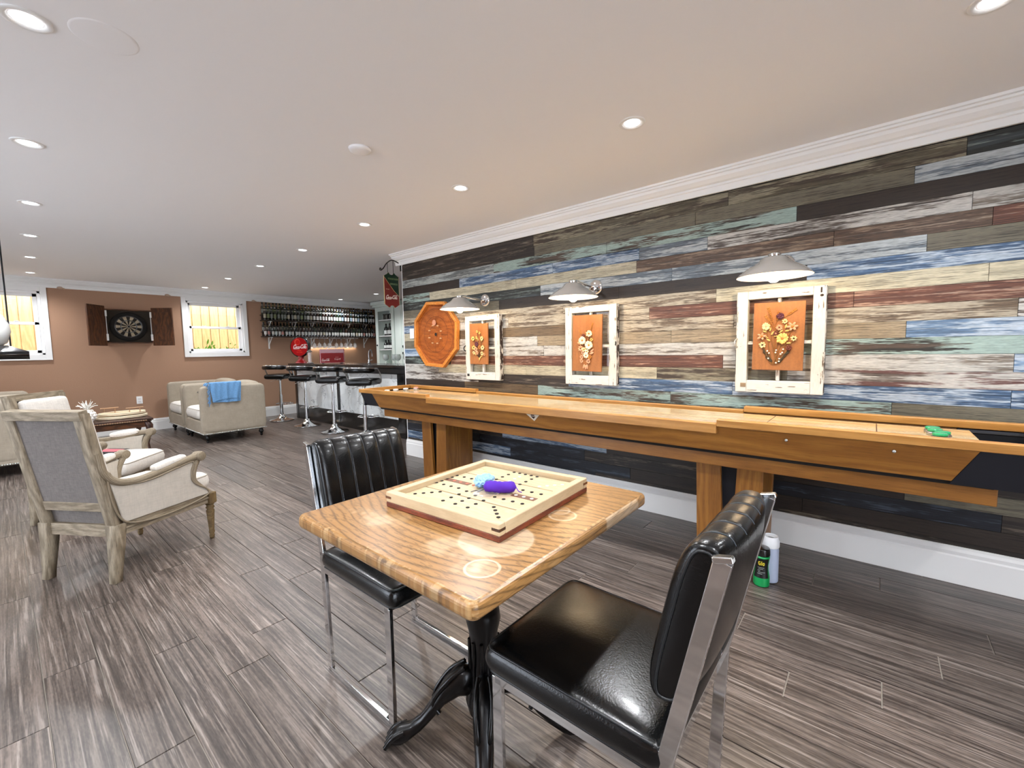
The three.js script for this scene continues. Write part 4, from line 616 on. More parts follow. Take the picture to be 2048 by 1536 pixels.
  part('piping', tube(seatPath(0.239, -0.22, 0.329, 0.05, 0.417), 0.005, 90, 6), M.linen, c);
  return t;
}
{
  const A = makeBergere('limed-wood armchair with grey linen back nearest the camera, its back to it', [0.4635, 0, -3.43], Math.atan2(0.85, -0.53));
  dup(A, 'limed-wood armchair with white linen inner back, facing us behind the nearest armchair', [0.46, 0, -4.62], rad(50));
  const n = thing('notebook', 'red and black notebook lying on the seat of the farther armchair', 'notebook', [0.53, 0.456, -4.58], 0.6);
  part('pages', box(0.12, 0.02, 0.17, 0, 0.012, 0, 0, 0, 0, 0.001), M.white, n); part('cover', [box(0.126, 0.003, 0.176, 0, 0.0235, 0, 0, 0, 0, 0.001), box(0.126, 0.003, 0.176, 0, 0.0015, 0, 0, 0, 0, 0.001), box(0.004, 0.024, 0.176, -0.062, 0.012, 0, 0, 0, 0, 0.001)], mat(0x241c1e, 0.5), n); part('front_panel', box(0.08, 0.001, 0.16, -0.01, 0.0255, 0, 0, 0, 0, 0), mat(0xc8505c, 0.5), n);
}

// ---------- square tufted club chairs facing each other ----------
function makeClub(label, pos, turn) {          // faces +z
  const CL = mat(0xddd6cb, 0.95, { map: linenTex }), t = thing('club_chair', label, 'armchair', pos, turn), W = 0.9, D = 0.82, y0 = 0.115;
  part('base', box(W - 0.02, 0.19, D - 0.03, 0, y0 + 0.095, 0, 0, 0, 0, 0.02), CL, t);
  for (const s of [-1, 1]) part('arm', T(pillow(0.13, D, 0.66, 0.04, 0.0), s * (W / 2 - 0.065), y0 + 0.345, 0, Math.PI / 2, 0, 0), CL, t);
  const back = part('back', pillow(W - 0.255, 0.68, 0.2, 0.05, 0.02, 0, y0 + 0.35, -D / 2 + 0.1), CL, t);
  const btn = [], tuft = []; for (let r = 0; r < 2; r++) for (let k = 0; k < 4 - r; k++) btn.push(sph(0.013, (k - 1.5 + r / 2) * 0.16, 0.58 + r * 0.12, -D / 2 + 0.203, 1, 1, 0.5, 10)); for (const s of [-1, 1]) for (let k = 0; k < 3; k++) btn.push(sph(0.013, s * (W / 2 - 0.132), 0.66, -0.1 + k * 0.17, 0.5, 1, 1, 10));
  part('tuft_button', btn, M.greyLinen, t);
  const c = part('seat_cushion', pillow(W - 0.275, 0.17, 0.66, 0.05, 0.02, 0, 0.395, 0.09), M.whiteLinen, t);
  part('piping', tube(seatPath(0.298, -0.2, 0.4, 0.05, 0.455), 0.006, 90, 6), M.linen, c);
  const nh = [], ns = new THREE.SphereGeometry(0.008, 6, 4); for (let i = 0; i < 44; i++) { const z = -D / 2 + 0.02 + i * 0.0178; for (const s of [-1, 1]) nh.push(T(ns.clone(), s * (W / 2 - 0.001), y0 + 0.016, z)); } for (let i = 0; i < 48; i++) nh.push(T(ns.clone(), -W / 2 + 0.02 + i * 0.0183, y0 + 0.016, D / 2 - 0.014));
  part('nailhead_trim', nh, M.nail, t, null, 'stuff');
  for (const x of [-1, 1]) for (const z of [-1, 1]) { const l = part('leg', T(lathe([[0, 0.03], [0.014, 0.03], [0.018, 0.045], [0.034, 0.062], [0.034, 0.078], [0.022, 0.09], [0.03, 0.104], [0.03, 0.118], [0, 0.118]], 16), x * (W / 2 - 0.07), 0, z * (D / 2 - 0.07)), M.iron, t); part('caster', T(lathe([[0, -0.011], [0.016, -0.011], [0.018, 0], [0.016, 0.011], [0, 0.011]], 16), x * (W / 2 - 0.07), 0.018, z * (D / 2 - 0.07), 0, 0, Math.PI / 2), M.iron, l); }
  return t;
}
{
  const A = makeClub('square beige tufted club chair with a blue throw over its arm', [2.13, 0, -7.385], -Math.PI / 2);
  dup(A, 'square beige tufted club chair between the throw chair and the far wall', [2.13, 0, -8.32], -Math.PI / 2);
  dup(A, 'square white tufted club chair cut off by the left edge, nearest of that pair', [-0.17, 0, -7.2], Math.PI / 2);
  dup(A, 'square white tufted club chair at the left edge, beside the far wall', [-0.17, 0, -8.14], Math.PI / 2);
  // throw: folded over the arm nearest the camera, fringe on its left end
  const t = thing('throw_blanket', 'light blue fringed throw blanket hanging over the club chair arm', 'blanket', [2.03, 0.813, -6.94]), blue = mat(0x7fb0da, 0.95, { map: dataTex(128, 128, (u, v) => { const n = fbm(u, v, 60, 60, 971, 2); return [214, 222, 232].map((c) => c * (0.8 + 0.3 * n)); }, 0.2, 0.2) });
  const nx = 30, prof = [[-0.16, 0.0, 0.0], [-0.08, 0.012, 0], [0.0, 0.013, 0], [0.012, 0.0, 0], [0.022, -0.06, 0], [0.026, -0.15, 0], [0.03, -0.25, 0]];
  const drape = (x0, x1, off, low) => { const pos = [], idx = [], m = 24; for (let i = 0; i <= nx; i++) for (let j = 0; j <= m; j++) { const s = i / nx, q = j / m * (prof.length - 1), k = Math.min(prof.length - 2, Math.floor(q)), f = q - k, z = mix(prof[k][0], prof[k + 1][0], f), y = mix(prof[k][1], prof[k + 1][1], f), w = Math.max(0, -y) / 0.25; pos.push(mix(x0, x1, s) + w * 0.03 * Math.sin(s * 3 + 1), y * (1 + low * Math.sin(s * 2.5)) + 0.004 * fbm(s, j / m, 6, 6, 981, 2) + off, z + off + w * 0.012 * Math.sin(s * 17) + 0.004 * Math.sin(s * 31 + j * 0.3)); } for (let i = 0; i < nx; i++) for (let j = 0; j < m; j++) { const a = i * (m + 1) + j; idx.push(a, a + 1, a + m + 1, a + 1, a + m + 2, a + m + 1); } const g = new THREE.BufferGeometry(); g.setAttribute('position', new THREE.Float32BufferAttribute(pos, 3)); g.setIndex(idx); g.computeVertexNormals(); return uvBox(g); };
  blue.side = THREE.DoubleSide; part('cloth', [drape(-0.2, 0.19, 0, 0.05), drape(-0.2, 0.185, 0.009, -0.12)], blue, t);
  const fr = []; for (let i = 0; i < 46; i++) { const s = i / 45, z = s < 0.35 ? mix(-0.14, 0.01, s / 0.35) : 0.03, y = s < 0.35 ? 0.012 : mix(0.0, -0.26, (s - 0.35) / 0.65); fr.push(tube([[-0.198, y, z], [-0.215 + rr(-0.006, 0.006), y - 0.012, z + rr(0, 0.01)], [-0.225 + rr(-0.01, 0.01), y - rr(0.02, 0.05), z + rr(0, 0.012)]], 0.0035, 4, 4)); } part('fringe', fr, blue, t, null, 'stuff');
}

// ---------- carved coffee table with tray and pineapple ----------
{
  const t = thing('coffee_table', 'dark carved wooden coffee table between the club chairs', 'table', [0.885, 0, -7.2]), W = 0.63, D = 0.7;
  part('tabletop', [box(W, 0.028, D, 0, 0.436, 0, 0, 0, 0, 0.008), box(W - 0.03, 0.016, D - 0.03, 0, 0.416, 0)], M.darkWood, t);
  const rope = []; for (let i = 0; i < 26; i++) { rope.push(sph(0.011, -W / 2 + 0.012 + i * 0.0218, 0.425, D / 2 - 0.003, 1.1, 0.75, 0.6, 8)); } for (let i = 0; i < 30; i++) for (const s of [-1, 1]) rope.push(sph(0.011, s * (W / 2 - 0.003), 0.425, -D / 2 + 0.03 + i * 0.0222, 0.6, 0.75, 1.1, 8));
  part('rope_edge', rope, mat(0x9a7a5c, 0.4), t, null, 'stuff'); part('apron', [box(W - 0.08, 0.07, 0.02, 0, 0.375, D / 2 - 0.045), box(W - 0.08, 0.07, 0.02, 0, 0.375, -D / 2 + 0.045), box(0.02, 0.07, D - 0.1, W / 2 - 0.045, 0.375, 0), box(0.02, 0.07, D - 0.1, -W / 2 + 0.045, 0.375, 0)], M.walnut, t);
  for (const x of [-1, 1]) for (const z of [-1, 1]) { const rings = []; for (const [r, y, w] of [[0.0, 0.41, 0.036], [0.02, 0.36, 0.04], [0.022, 0.3, 0.032], [0.008, 0.22, 0.023], [-0.004, 0.13, 0.018], [0.004, 0.06, 0.018], [0.02, 0.025, 0.026], [0.03, 0.0, 0.022]]) { const ring = []; for (let j = 0; j < 12; j++) { const q = j / 12 * 6.283; ring.push([x * (W / 2 - 0.06 + r) + Math.cos(q) * w, y, z * (D / 2 - 0.06 + r) + Math.sin(q) * w]); } rings.push(ring); } part('leg', loft(rings), M.darkWood, t); }
  const cane = mat(0xd8c8ac, 0.7), stick = mat(0xb08a68, 0.7);
  [[0.95, 0.4505, -7.17, 0.24, 'wider oval rattan tray without handles, the lower of two on the coffee table'], [0.96, 0.489, -7.18, 0.215, 'smaller oval rattan tray with stick handles, stacked on the lower tray']].forEach(([x, y, z, r, label]) => {
    const q = thing('rattan_tray', label, 'tray', [x, y, z], 0.05), ov = (k, h) => Array.from({ length: 24 }, (_, i) => [Math.cos(i / 24 * 6.283) * r * k, h, Math.sin(i / 24 * 6.283) * r * 0.66 * k]);
    part('bottom', T(new THREE.CylinderGeometry(1, 1, 0.006, 36), 0, 0.004, 0, 0, 0, 0, r * 0.97, 1, r * 0.64), cane, q); part('rim', [tube(ov(1, 0.012), 0.0105, 60, 8, true), tube(ov(1.01, 0.026), 0.009, 60, 8, true)], cane, q);
    if (r < 0.23) for (const s of [-1, 1]) part('handle', [rod([s * r * 0.45 - 0.05, 0.02, s * r * 0.55], [s * r * 0.45 - 0.05, 0.085, s * r * 0.55], 0.005), rod([s * r * 0.45 + 0.05, 0.02, s * r * 0.55], [s * r * 0.45 + 0.05, 0.085, s * r * 0.55], 0.005), rod([s * r * 0.45 - 0.085, 0.083, s * r * 0.55], [s * r * 0.45 + 0.085, 0.083, s * r * 0.55], 0.007)], stick, q);
  });
  const p = thing('pineapple_ornament', 'white ceramic pineapple ornament at the left end of the coffee table', 'ornament', [0.63, 0.4505, -7.0]), wm = phys(0xf6f2ea, 0.3, { clearcoat: 0.4 }), sc = [];
  for (let r = 0; r < 5; r++) for (let k = 0; k < 9; k++) { const a = (k + r % 2 / 2) * 0.698, rr0 = 0.05 * Math.sin(0.55 + r * 0.5); sc.push(sph(0.016, Math.cos(a) * rr0, 0.018 + r * 0.02, Math.sin(a) * rr0, 0.9, 0.9, 0.9, 8)); }
  part('body', [T(lathe([[0, 0], [0.03, 0], [0.045, 0.02], [0.05, 0.05], [0.042, 0.09], [0.02, 0.11], [0, 0.112]], 20), 0, 0, 0), ...sc], wm, p);
  const lv = []; for (let i = 0; i < 16; i++) { const a = i * 2.4, o = 0.25 + 0.75 * i / 16, l = 0.075 + 0.035 * (1 - o); lv.push(loft([[0, 0.008], [0.35, 0.009], [0.7, 0.006], [1, 0.001]].map(([s, w]) => { const r = 0.006 + s * l * o, y = 0.108 + s * l * 1.05 - o * s * s * 0.06; return [[-w, 0], [0, 0.003], [w, 0], [0, -0.003]].map(([b, h]) => [Math.cos(a) * r - Math.sin(a) * b, y + h, Math.sin(a) * r + Math.cos(a) * b]); }))); } part('crown', lv, wm, p, 'spiky white leaves'); p.scale.setScalar(1.35);
}

// ---------- hanging lamp at the left edge ----------
{
  const t = thing('pendant_lamp', 'white globe on a black square tray hanging by cords at the left edge', 'lamp', [-0.065, 1.211, -4.0]);
  part('tray', loft([[0, 0.19], [0.045, 0.19], [0.082, 0.11]].map(([y, r]) => [[-r, -r], [r, -r], [r, r], [-r, r]].map(([a, b]) => [a, y, b]))), M.blackGloss, t);
  part('globe', T(lathe([[0.0, 0.06], [0.07, 0.062], [0.115, 0.1], [0.132, 0.165], [0.128, 0.21], [0.108, 0.26], [0.07, 0.3], [0.03, 0.315], [0, 0.317]], 32), 0, 0, 0), phys(0xeef2f2, 0.25, { clearcoat: 0.6 }), t);
  part('cord', [rod([0.124, 0.055, 0], [0.124, CY - 1.211, 0], 0.004), rod([-0.124, 0.055, 0], [-0.124, CY - 1.211, 0], 0.004)], M.iron, t);
}

// ---------- dart cabinet and small things on the far wall ----------
{
  const t = thing('dart_cabinet', 'open walnut dartboard cabinet on the tan far wall', 'dart cabinet', [1.363, 1.675, ZW + 0.001]), W = 0.57, H = 0.52;
  part('back_panel', box(W, H, 0.012, 0, 0, 0.006), mat(0x3a3228, 0.9), t);
  part('case', [box(W, 0.016, 0.1, 0, H / 2 - 0.008, 0.05), box(W, 0.016, 0.1, 0, -H / 2 + 0.008, 0.05), box(0.016, H, 0.1, -W / 2 + 0.008, 0, 0.05), box(0.016, H, 0.1, W / 2 - 0.008, 0, 0.05)], M.walnut, t);
  for (const s of [-1, 1]) {
    const a = s * 0.85, d = part('door', T(merge([box(0.33, H + 0.08, 0.02, s * 0.165, 0, 0.01)]), s * W / 2, 0, 0.1, 0, -a, 0), M.walnut, t);
    part('door_panel', T(merge([box(0.23, H - 0.06, 0.008, s * 0.165, 0, 0.0225)]), s * W / 2, 0, 0.1, 0, -a, 0), M.walnut, d);
    part('dart_holder', [box(0.022, 0.09, 0.02, s * (W / 2 - 0.022), 0.19, 0.112), box(0.026, 0.1, 0.02, s * (W / 2 - 0.022), -0.17, 0.112), box(0.008, 0.4, 0.008, s * (W / 2 - 0.022), 0, 0.108)], M.white, t, 'pale upright strip with holders');
  }
  const wedge = (r0, r1, n, odd) => { const g = []; for (let k = odd; k < n; k += 2) { const a = (k - 0.5) / n * 6.2832; g.push(new THREE.RingGeometry(r0, r1, 4, 1, a, 6.2832 / n)); } return g.map((q) => q.translate(0, 0, 0.0455)); };
  const b = part('dartboard', T(lathe([[0, 0.042], [0.2, 0.042], [0.222, 0.036], [0.226, 0.02], [0.226, 0]], 48), 0, 0, 0.013 - 0.01, Math.PI / 2), mat(0x14110e, 0.9), t, 'dark round dartboard');
  part('pale_wedge', [...wedge(0.016, 0.09, 20, 0), ...wedge(0.1, 0.155, 20, 0)].map((g) => g), mat(0xa89a82, 0.9), b); part('dark_wedge', [...wedge(0.016, 0.09, 20, 1), ...wedge(0.1, 0.155, 20, 1)], mat(0x1c1712, 0.9), b); part('wire_ring', [0.016, 0.09, 0.1, 0.155, 0.165].map((r) => new THREE.TorusGeometry(r, 0.0012, 4, 40).translate(0, 0, 0.046)), M.steel, b);
  const o = thing('wall_outlet', 'white wall outlet low on the tan far wall', 'outlet', [1.422, 0.51, ZW + 0.001]); part('plate', box(0.075, 0.12, 0.006, 0, 0, 0.003), M.pvc, o); part('socket', [box(0.035, 0.03, 0.004, 0, 0.024, 0.007), box(0.035, 0.03, 0.004, 0, -0.024, 0.007)], mat(0xdcdcdc, 0.5), o);
  ['left of the dart cabinet', 'between the dart cabinet and the right window', 'between the right window and the bottle shelves'].forEach((w, i) => { const h = thing('moulding_clip', 'small beige clip under the crown moulding ' + w, 'clip', [[0.652, 1.878, 3.173][i], 2.204, ZW + 0.001]); part('clip', [sph(0.022, 0, 0, 0.03, 1.5, 0.9, 1, 10), sph(0.014, 0.035, -0.008, 0.032, 1.2, 0.8, 1, 10)], mat(0xb49a84, 0.6), h); part('stem', box(0.016, 0.016, 0.03, 0, 0, 0.015), M.steel, h); });
}

// ---------- the script lettering on the drink signs ----------
function script(c, x, y, h, color) {     // "Coca-Cola" in a flowing hand: x, y is the left end of the base line, h the capital height
  c.save(); c.translate(x, y); c.transform(1, 0, -0.28, 1, 0, 0); c.scale(h, -h); c.strokeStyle = color; c.lineCap = c.lineJoin = 'round';
  const S = (w, f) => { c.lineWidth = w; c.beginPath(); f(); c.stroke(); }, o = 0.02;
  const cap = (x) => { S(0.15, () => { c.moveTo(x + 0.56, 0.72); c.bezierCurveTo(x + 0.6, 1.02, x + 0.1, 1.02, x + 0.08, 0.45); c.bezierCurveTo(x + 0.08, 0.0, x + 0.42, -0.06, x + 0.6, 0.2); }); };
  const oo = (x, r = 0.2) => S(0.12, () => c.ellipse(x + 0.2, 0.24, 0.15, 0.22, 0, 0, 6.3)), cc = (x) => S(0.12, () => { c.moveTo(x + 0.34, 0.4); c.bezierCurveTo(x + 0.2, 0.55, x + 0.04, 0.4, x + 0.05, 0.22); c.bezierCurveTo(x + 0.06, -0.02, x + 0.3, -0.02, x + 0.4, 0.14); }), aa = (x) => { S(0.12, () => c.ellipse(x + 0.19, 0.23, 0.14, 0.21, 0, 0, 6.3)); S(0.11, () => { c.moveTo(x + 0.35, 0.45); c.bezierCurveTo(x + 0.32, 0.2, x + 0.32, -0.02, x + 0.48, 0.06); }); }, ll = (x) => S(0.11, () => { c.moveTo(x, 0.1); c.bezierCurveTo(x + 0.24, 0.5, x + 0.3, 1.06, x + 0.16, 1.02); c.bezierCurveTo(x + 0.02, 0.98, x + 0.02, -0.1, x + 0.26, 0.06); });
  cap(0); oo(0.52); cc(0.92); aa(1.3); S(0.09, () => { c.moveTo(1.74, 0.28); c.lineTo(1.96, 0.3); }); cap(1.92); oo(2.46); ll(2.86); aa(3.08);
  S(0.07, () => { c.moveTo(0.1, 0.1); c.bezierCurveTo(0.0, -0.3, 0.8, -0.16, 1.7, -0.12); }); S(0.07, () => { c.moveTo(2.44, 0.86); c.bezierCurveTo(2.7, 1.15, 3.1, 0.95, 3.6, 0.9); });
  c.restore();
}

// ---------- hanging metal sign on the end of the board wall ----------
{
  const t = thing('hanging_sign', 'green and red metal drink sign hanging from a curved black bracket', 'sign', [3.0445, 1.715, -4.235]);
  part('bracket', [tube([[0.008, 0.5, 0.02], [-0.03, 0.525, 0], [-0.09, 0.535, 0], [-0.16, 0.49, 0], [-0.205, 0.43, 0], [-0.24, 0.405, 0], [-0.252, 0.418, 0], [-0.24, 0.43, 0], [-0.232, 0.416, 0]], 0.006, 50, 8), box(0.01, 0.12, 0.02, 0.012, 0.48, 0.02)], M.iron, t);
  part('chain', [rod([-0.15, 0.39, 0], [-0.15, 0.497, 0], 0.003), rod([-0.075, 0.39, 0], [-0.075, 0.536, 0], 0.003)], M.iron, t);
  const W = 0.2, H = 0.39, out = [[-0.1, 0.04], [-0.055, 0.012], [-0.035, 0.0], [-0.02, 0.022], [0, 0.028], [0.02, 0.022], [0.035, 0.0], [0.055, 0.012], [0.1, 0.04], [0.1, 0.35], [0.055, 0.375], [0.035, 0.395], [0.02, 0.372], [0, 0.368], [-0.02, 0.372], [-0.035, 0.395], [-0.055, 0.375], [-0.1, 0.35]];
  const tx = canvasTex(512, 1024, (c, w, h) => { const X = (u) => (u + 0.1) / 0.2 * w, Y = (v) => h - v / 0.4 * h; c.fillStyle = '#74241f'; c.fillRect(0, 0, w, h); c.fillStyle = '#0f2c1e'; c.beginPath(); c.moveTo(X(-0.1), Y(0.345)); c.lineTo(X(0.03), Y(0.19)); c.lineTo(X(0.1), Y(0.13)); c.lineTo(w, 0); c.lineTo(0, 0); c.fill(); c.strokeStyle = '#c9b27a'; c.lineWidth = 10; c.beginPath(); c.moveTo(X(-0.1), Y(0.345)); c.lineTo(X(0.03), Y(0.19)); c.lineTo(X(0.1), Y(0.13)); c.stroke();
    c.fillStyle = '#7f9468'; c.textAlign = 'center'; c.font = 'bold 66px sans-serif'; c.fillText('FOUNTAIN', X(0.02), Y(0.315)); c.fillText('SERVICE', X(0.03), Y(0.258)); c.font = 'bold 40px serif'; c.fillStyle = '#c4a890'; c.fillText('Drink', X(-0.055), Y(0.2)); script(c, X(-0.082), Y(0.1), 108, '#f4efe4'); c.lineWidth = 26; c.strokeStyle = '#cfc09a'; c.strokeRect(0, 0, w, h); });
  const g = new THREE.ShapeGeometry(shapeOf(out)); const p = g.attributes.position, uv = g.attributes.uv; for (let i = 0; i < p.count; i++) uv.setXY(i, (p.getX(i) + 0.1) / 0.2, p.getY(i) / 0.4);
  part('edge', extrude(out, 0.008, 0.001, -0.1065, 0, -0.004), mat(0xc4b184, 0.4, { metalness: 0.3 }), t); part('printed_face', g.translate(-0.1065, 0, 0.0046), mat(0xffffff, 0.4, { map: tx }), t);
}

// ---------- the bar ----------
const BX = 3.58, CT = 1.03;
{
  const t = thing('bar_counter', 'bar counter with black top and posts and white marble front panels', 'bar counter', [3.75, 0, -6.25]), L = (x) => x - 3.75, Z = (z) => z + 6.25, B = (x0, x1, y0, y1, a, b, r = 0.004) => box(x1 - x0, y1 - y0, b - a, L((x0 + x1) / 2), (y0 + y1) / 2, Z((a + b) / 2), 0, 0, 0, r);
  part('countertop', B(3.48, 4.05, CT - 0.04, CT, -8.38, ZE - 0.025, 0.006), M.blackGloss, t);
  part('fascia', [B(3.5, 3.54, 0.915, CT - 0.041, -8.35, ZE - 0.03), B(3.541, 4.0, 0.9, CT - 0.041, -8.35, ZE - 0.03)], M.black, t);
  part('carcass', B(BX + 0.021, 4.0, 0.0, 0.899, -8.32, -4.9), M.black, t);
  const marble = phys(0xffffff, 0.2, { map: dataTex(512, 256, (u, v) => { const w = fbm(u, v, 4, 3, 1001, 5), vein = Math.abs(Math.sin((u * 3 + v * 2 + w * 2.4) * 3.14)), v2 = Math.abs(Math.sin((u * 5 - v * 3 + w * 3.4) * 3.14)); return mix3([232, 236, 236], [150, 156, 158], 0.75 * sst(0.13, 0.0, vein) + 0.35 * sst(0.1, 0, v2) + 0.25 * (fbm(u, v, 5, 5, 1011, 3) - 0.4)); }, 1.6, 0.7), clearcoat: 0.4 });
  for (const [a, b] of [[-8.25, -7.5], [-7.498, -6.78], [-6.70, -5.92], [-5.918, -5.1]]) part('marble_panel', B(BX, BX + 0.02, 0.255, 0.899, a, b, 0.001), marble, t);
  for (const [a, b] of [[-8.33, -8.25], [-6.779, -6.701], [-5.099, -4.93]]) part('post', B(BX - 0.012, BX + 0.0205, 0, 0.899, a, b), M.blackGloss, t);
  part('kick_board', B(BX - 0.006, BX + 0.0205, 0, 0.254, -8.249, -5.101), M.blackGloss, t);
}
// bar stools
function makeStool(label, pos, turn) {          // faces +z
  const t = thing('bar_stool', label, 'bar stool', pos, turn, 'bar stools');
  part('base', lathe([[0, 0.004], [0.2, 0.004], [0.205, 0.01], [0.2, 0.016], [0.12, 0.03], [0.07, 0.055], [0.045, 0.09], [0.034, 0.12], [0, 0.12]], 36), M.chrome, t);
  part('column', [cyl(0.028, 0.028, 0.36, 0, 0.29, 0), cyl(0.02, 0.02, 0.3, 0, 0.6, 0), cyl(0.06, 0.03, 0.03, 0, 0.745, 0)], M.chrome, t);
  part('footrest', [tube([[0.02, 0.3, 0.02], [0.12, 0.3, 0.03], [0.15, 0.3, 0.13], [0.09, 0.3, 0.2], [0, 0.3, 0.215], [-0.09, 0.3, 0.2], [-0.15, 0.3, 0.13], [-0.12, 0.3, 0.03], [-0.02, 0.3, 0.02]], 0.008, 50, 8), cyl(0.034, 0.034, 0.03, 0, 0.3, 0)], M.chrome, t);
  part('lever', tube([[0, 0.738, 0], [0.1, 0.735, 0.02], [0.16, 0.715, 0.03], [0.2, 0.705, 0.035]], 0.005, 16, 6), M.chrome, t);
  part('seat', pillow(0.38, 0.085, 0.38, 0.03, 0.012, 0, 0.803, 0), M.vinyl, t);
  const arc = (k, y) => Array.from({ length: 13 }, (_, i) => { const a = Math.PI + (i / 12) * Math.PI; return [Math.cos(a) * 0.25 * k, y + 0.02 * Math.sin(i / 12 * Math.PI), Math.sin(a) * 0.24 * k - 0.02]; });
  part('back_frame', tube([[-0.17, 0.775, 0.06], [-0.22, 0.78, 0.05], [-0.245, 0.83, 0.03], ...arc(1, 0.985).slice(1, 12), [0.245, 0.83, 0.03], [0.22, 0.78, 0.05], [0.17, 0.775, 0.06]], 0.011, 90, 8), M.chrome, t);
  const rings = arc(0.985, 0.955).slice(2, 11).map(([x, y, z], i, P) => { const a = Math.atan2(z + 0.02, x), h = i === 0 || i === P.length - 1 ? 0.024 : 0.038; return Array.from({ length: 12 }, (_, j) => { const q = j / 12 * 6.283; return [x + Math.cos(a) * Math.cos(q) * 0.022, y + Math.sin(q) * h, z + Math.sin(a) * Math.cos(q) * 0.022]; }); });
  part('back_pad', loft(rings), M.vinyl, t);
  return t;
}
{
  const S = makeStool('black bar stool farthest from the camera, beside the tan wall', [3.27, 0, -8.25], 2.2);
  [['second bar stool from the tan wall', -7.25, 2.2], ['third bar stool from the tan wall', -6.33, 2.2], ['bar stool nearest the camera, beside the end of the shuffleboard table', -5.45, 2.15]].forEach(([w, z, a]) => dup(S, 'black ' + w, [3.27, 0, z], a));
}
// what stands on the bar
{
  const red = phys(0x8e080d, 0.3, { clearcoat: 0.4 }), face = canvasTex(512, 512, (c, w, h) => { c.fillStyle = '#a80f14'; c.fillRect(0, 0, w, h); c.fillStyle = '#e2523e'; c.beginPath(); c.arc(200, 120, 86, 0, 7); c.fill(); c.fillStyle = '#c81a18'; c.beginPath(); c.arc(214, 124, 66, 0, 7); c.fill(); script(c, 70, 300, 112, '#f6e9e4'); c.fillStyle = '#e8442c'; c.font = 'bold 44px sans-serif'; c.textAlign = 'center'; c.fillText('Drink', 256, 372); c.fillText('Ice Cold', 256, 424); });
  const g = thing('round_sign', 'round red drink sign with black rim on a red foot, on the bar', 'sign', [3.58, CT + 0.0005, -8.04], -0.1);
  part('housing', T(lathe([[0, -0.15], [0.09, -0.142], [0.15, -0.09], [0.182, -0.02], [0.19, 0.03], [0.172, 0.045], [0.165, 0.04], [0, 0.04]], 40), 0, 0.3, 0, Math.PI / 2, 0, 0), M.blackGloss, g);
  const f = new THREE.CircleGeometry(0.165, 40).translate(0, 0.3, 0.0425); part('printed_face', f, mat(0xffffff, 0.25, { map: face }), g);
  part('foot', lathe([[0, 0], [0.1, 0], [0.105, 0.012], [0.085, 0.03], [0.05, 0.07], [0.045, 0.1], [0.06, 0.125], [0, 0.13]], 28), red, g); g.rotation.y = -1.0;
  const s = thing('straw_dispenser', 'glass straw dispenser with chrome lid right of the round sign', 'dispenser', [3.56, CT + 0.0005, -7.66]);
  part('base', lathe([[0, 0], [0.055, 0], [0.055, 0.015], [0.045, 0.022], [0, 0.022]], 24), M.chrome, s); part('glass_body', lathe([[0.042, 0.022], [0.044, 0.2], [0.04, 0.202], [0.038, 0.024]], 24), phys(0xffffff, 0.05, { transmission: 1, thickness: 0, side: THREE.DoubleSide }), s); part('straws', Array.from({ length: 14 }, (_, i) => cyl(0.004, 0.004, 0.17, Math.cos(i * 2.4) * 0.007 * Math.sqrt(i), 0.11, Math.sin(i * 2.4) * 0.007 * Math.sqrt(i), 0, 0, 0, 6)), mat(0xe6d8d4, 0.6), s, null, 'stuff'); part('lid', lathe([[0, 0.25], [0.012, 0.248], [0.016, 0.235], [0.03, 0.225], [0.046, 0.21], [0.048, 0.2], [0, 0.2]], 24), M.chrome, s);
  const b = thing('red_cooler', 'red countertop cooler box with white lettering, on the middle of the bar', 'cooler', [3.69, CT + 0.0005, -7.12], -0.42), W = 0.39, H = 0.25;
  const sides = [[-0.1, 0.012], [0.1, 0.012], [0.1, H - 0.005], [-0.07, H - 0.035], [-0.1, H - 0.06]]; part('body', extrude(sides, W, 0.01, -W / 2, 0, 0, 0, Math.PI / 2, 0), red, b); b.children[0].geometry.scale(1, 1, -1); b.children[0].geometry.computeVertexNormals(); { const q = b.children[0].geometry.attributes.position.array; for (let i = 0; i < q.length; i += 9) for (let k = 0; k < 3; k++) { const w = q[i + 3 + k]; q[i + 3 + k] = q[i + 6 + k]; q[i + 6 + k] = w; } b.children[0].geometry.computeVertexNormals(); }
  part('front_print', new THREE.PlaneGeometry(W - 0.03, 0.16).translate(0, 0.1, 0.1008), mat(0xffffff, 0.6, { map: canvasTex(1024, 400, (c, w, h) => { c.fillStyle = '#8a060c'; c.fillRect(0, 0, w, h); script(c, 30, 330, 96, '#f4dcd8'); c.fillStyle = '#e6c4c0'; c.font = 'bold 84px serif'; c.fillText('Expoff', 600, 290); c.fillRect(640, 180, 150, 8); }) }), b); part('foot', [-1, 1].flatMap((x) => [-1, 1].map((z) => cyl(0.016, 0.016, 0.02, x * (W / 2 - 0.05), 0.01, z * 0.07))), M.black, b);
  part('handle', tube([[-0.08, H - 0.03, -0.02], [-0.06, H + 0.012, -0.02], [0.06, H + 0.012, -0.02], [0.08, H - 0.03, -0.02]], 0.006, 20, 8), M.chrome, b);
  const fa = thing('bar_faucet', 'dark gooseneck faucet on the bar right of the red cooler', 'faucet', [3.92, CT + 0.0005, -6.35], 0.3); part('base', lathe([[0, 0], [0.026, 0], [0.026, 0.012], [0.016, 0.02], [0.014, 0.06], [0, 0.06]], 20), M.steel, fa); part('spout', tube([[0, 0.05, 0], [0, 0.16, 0], [0.02, 0.21, 0], [0.055, 0.215, 0], [0.075, 0.17, 0], [0.078, 0.11, 0]], 0.009, 30, 10), M.steel, fa); part('handle', rod([0, 0.045, 0.01], [0.01, 0.06, 0.06], 0.005), M.steel, fa);
  const gm = phys(0xf2f6f4, 0.05, { transmission: 0.7, thickness: 0, side: THREE.DoubleSide }); let g0 = null;
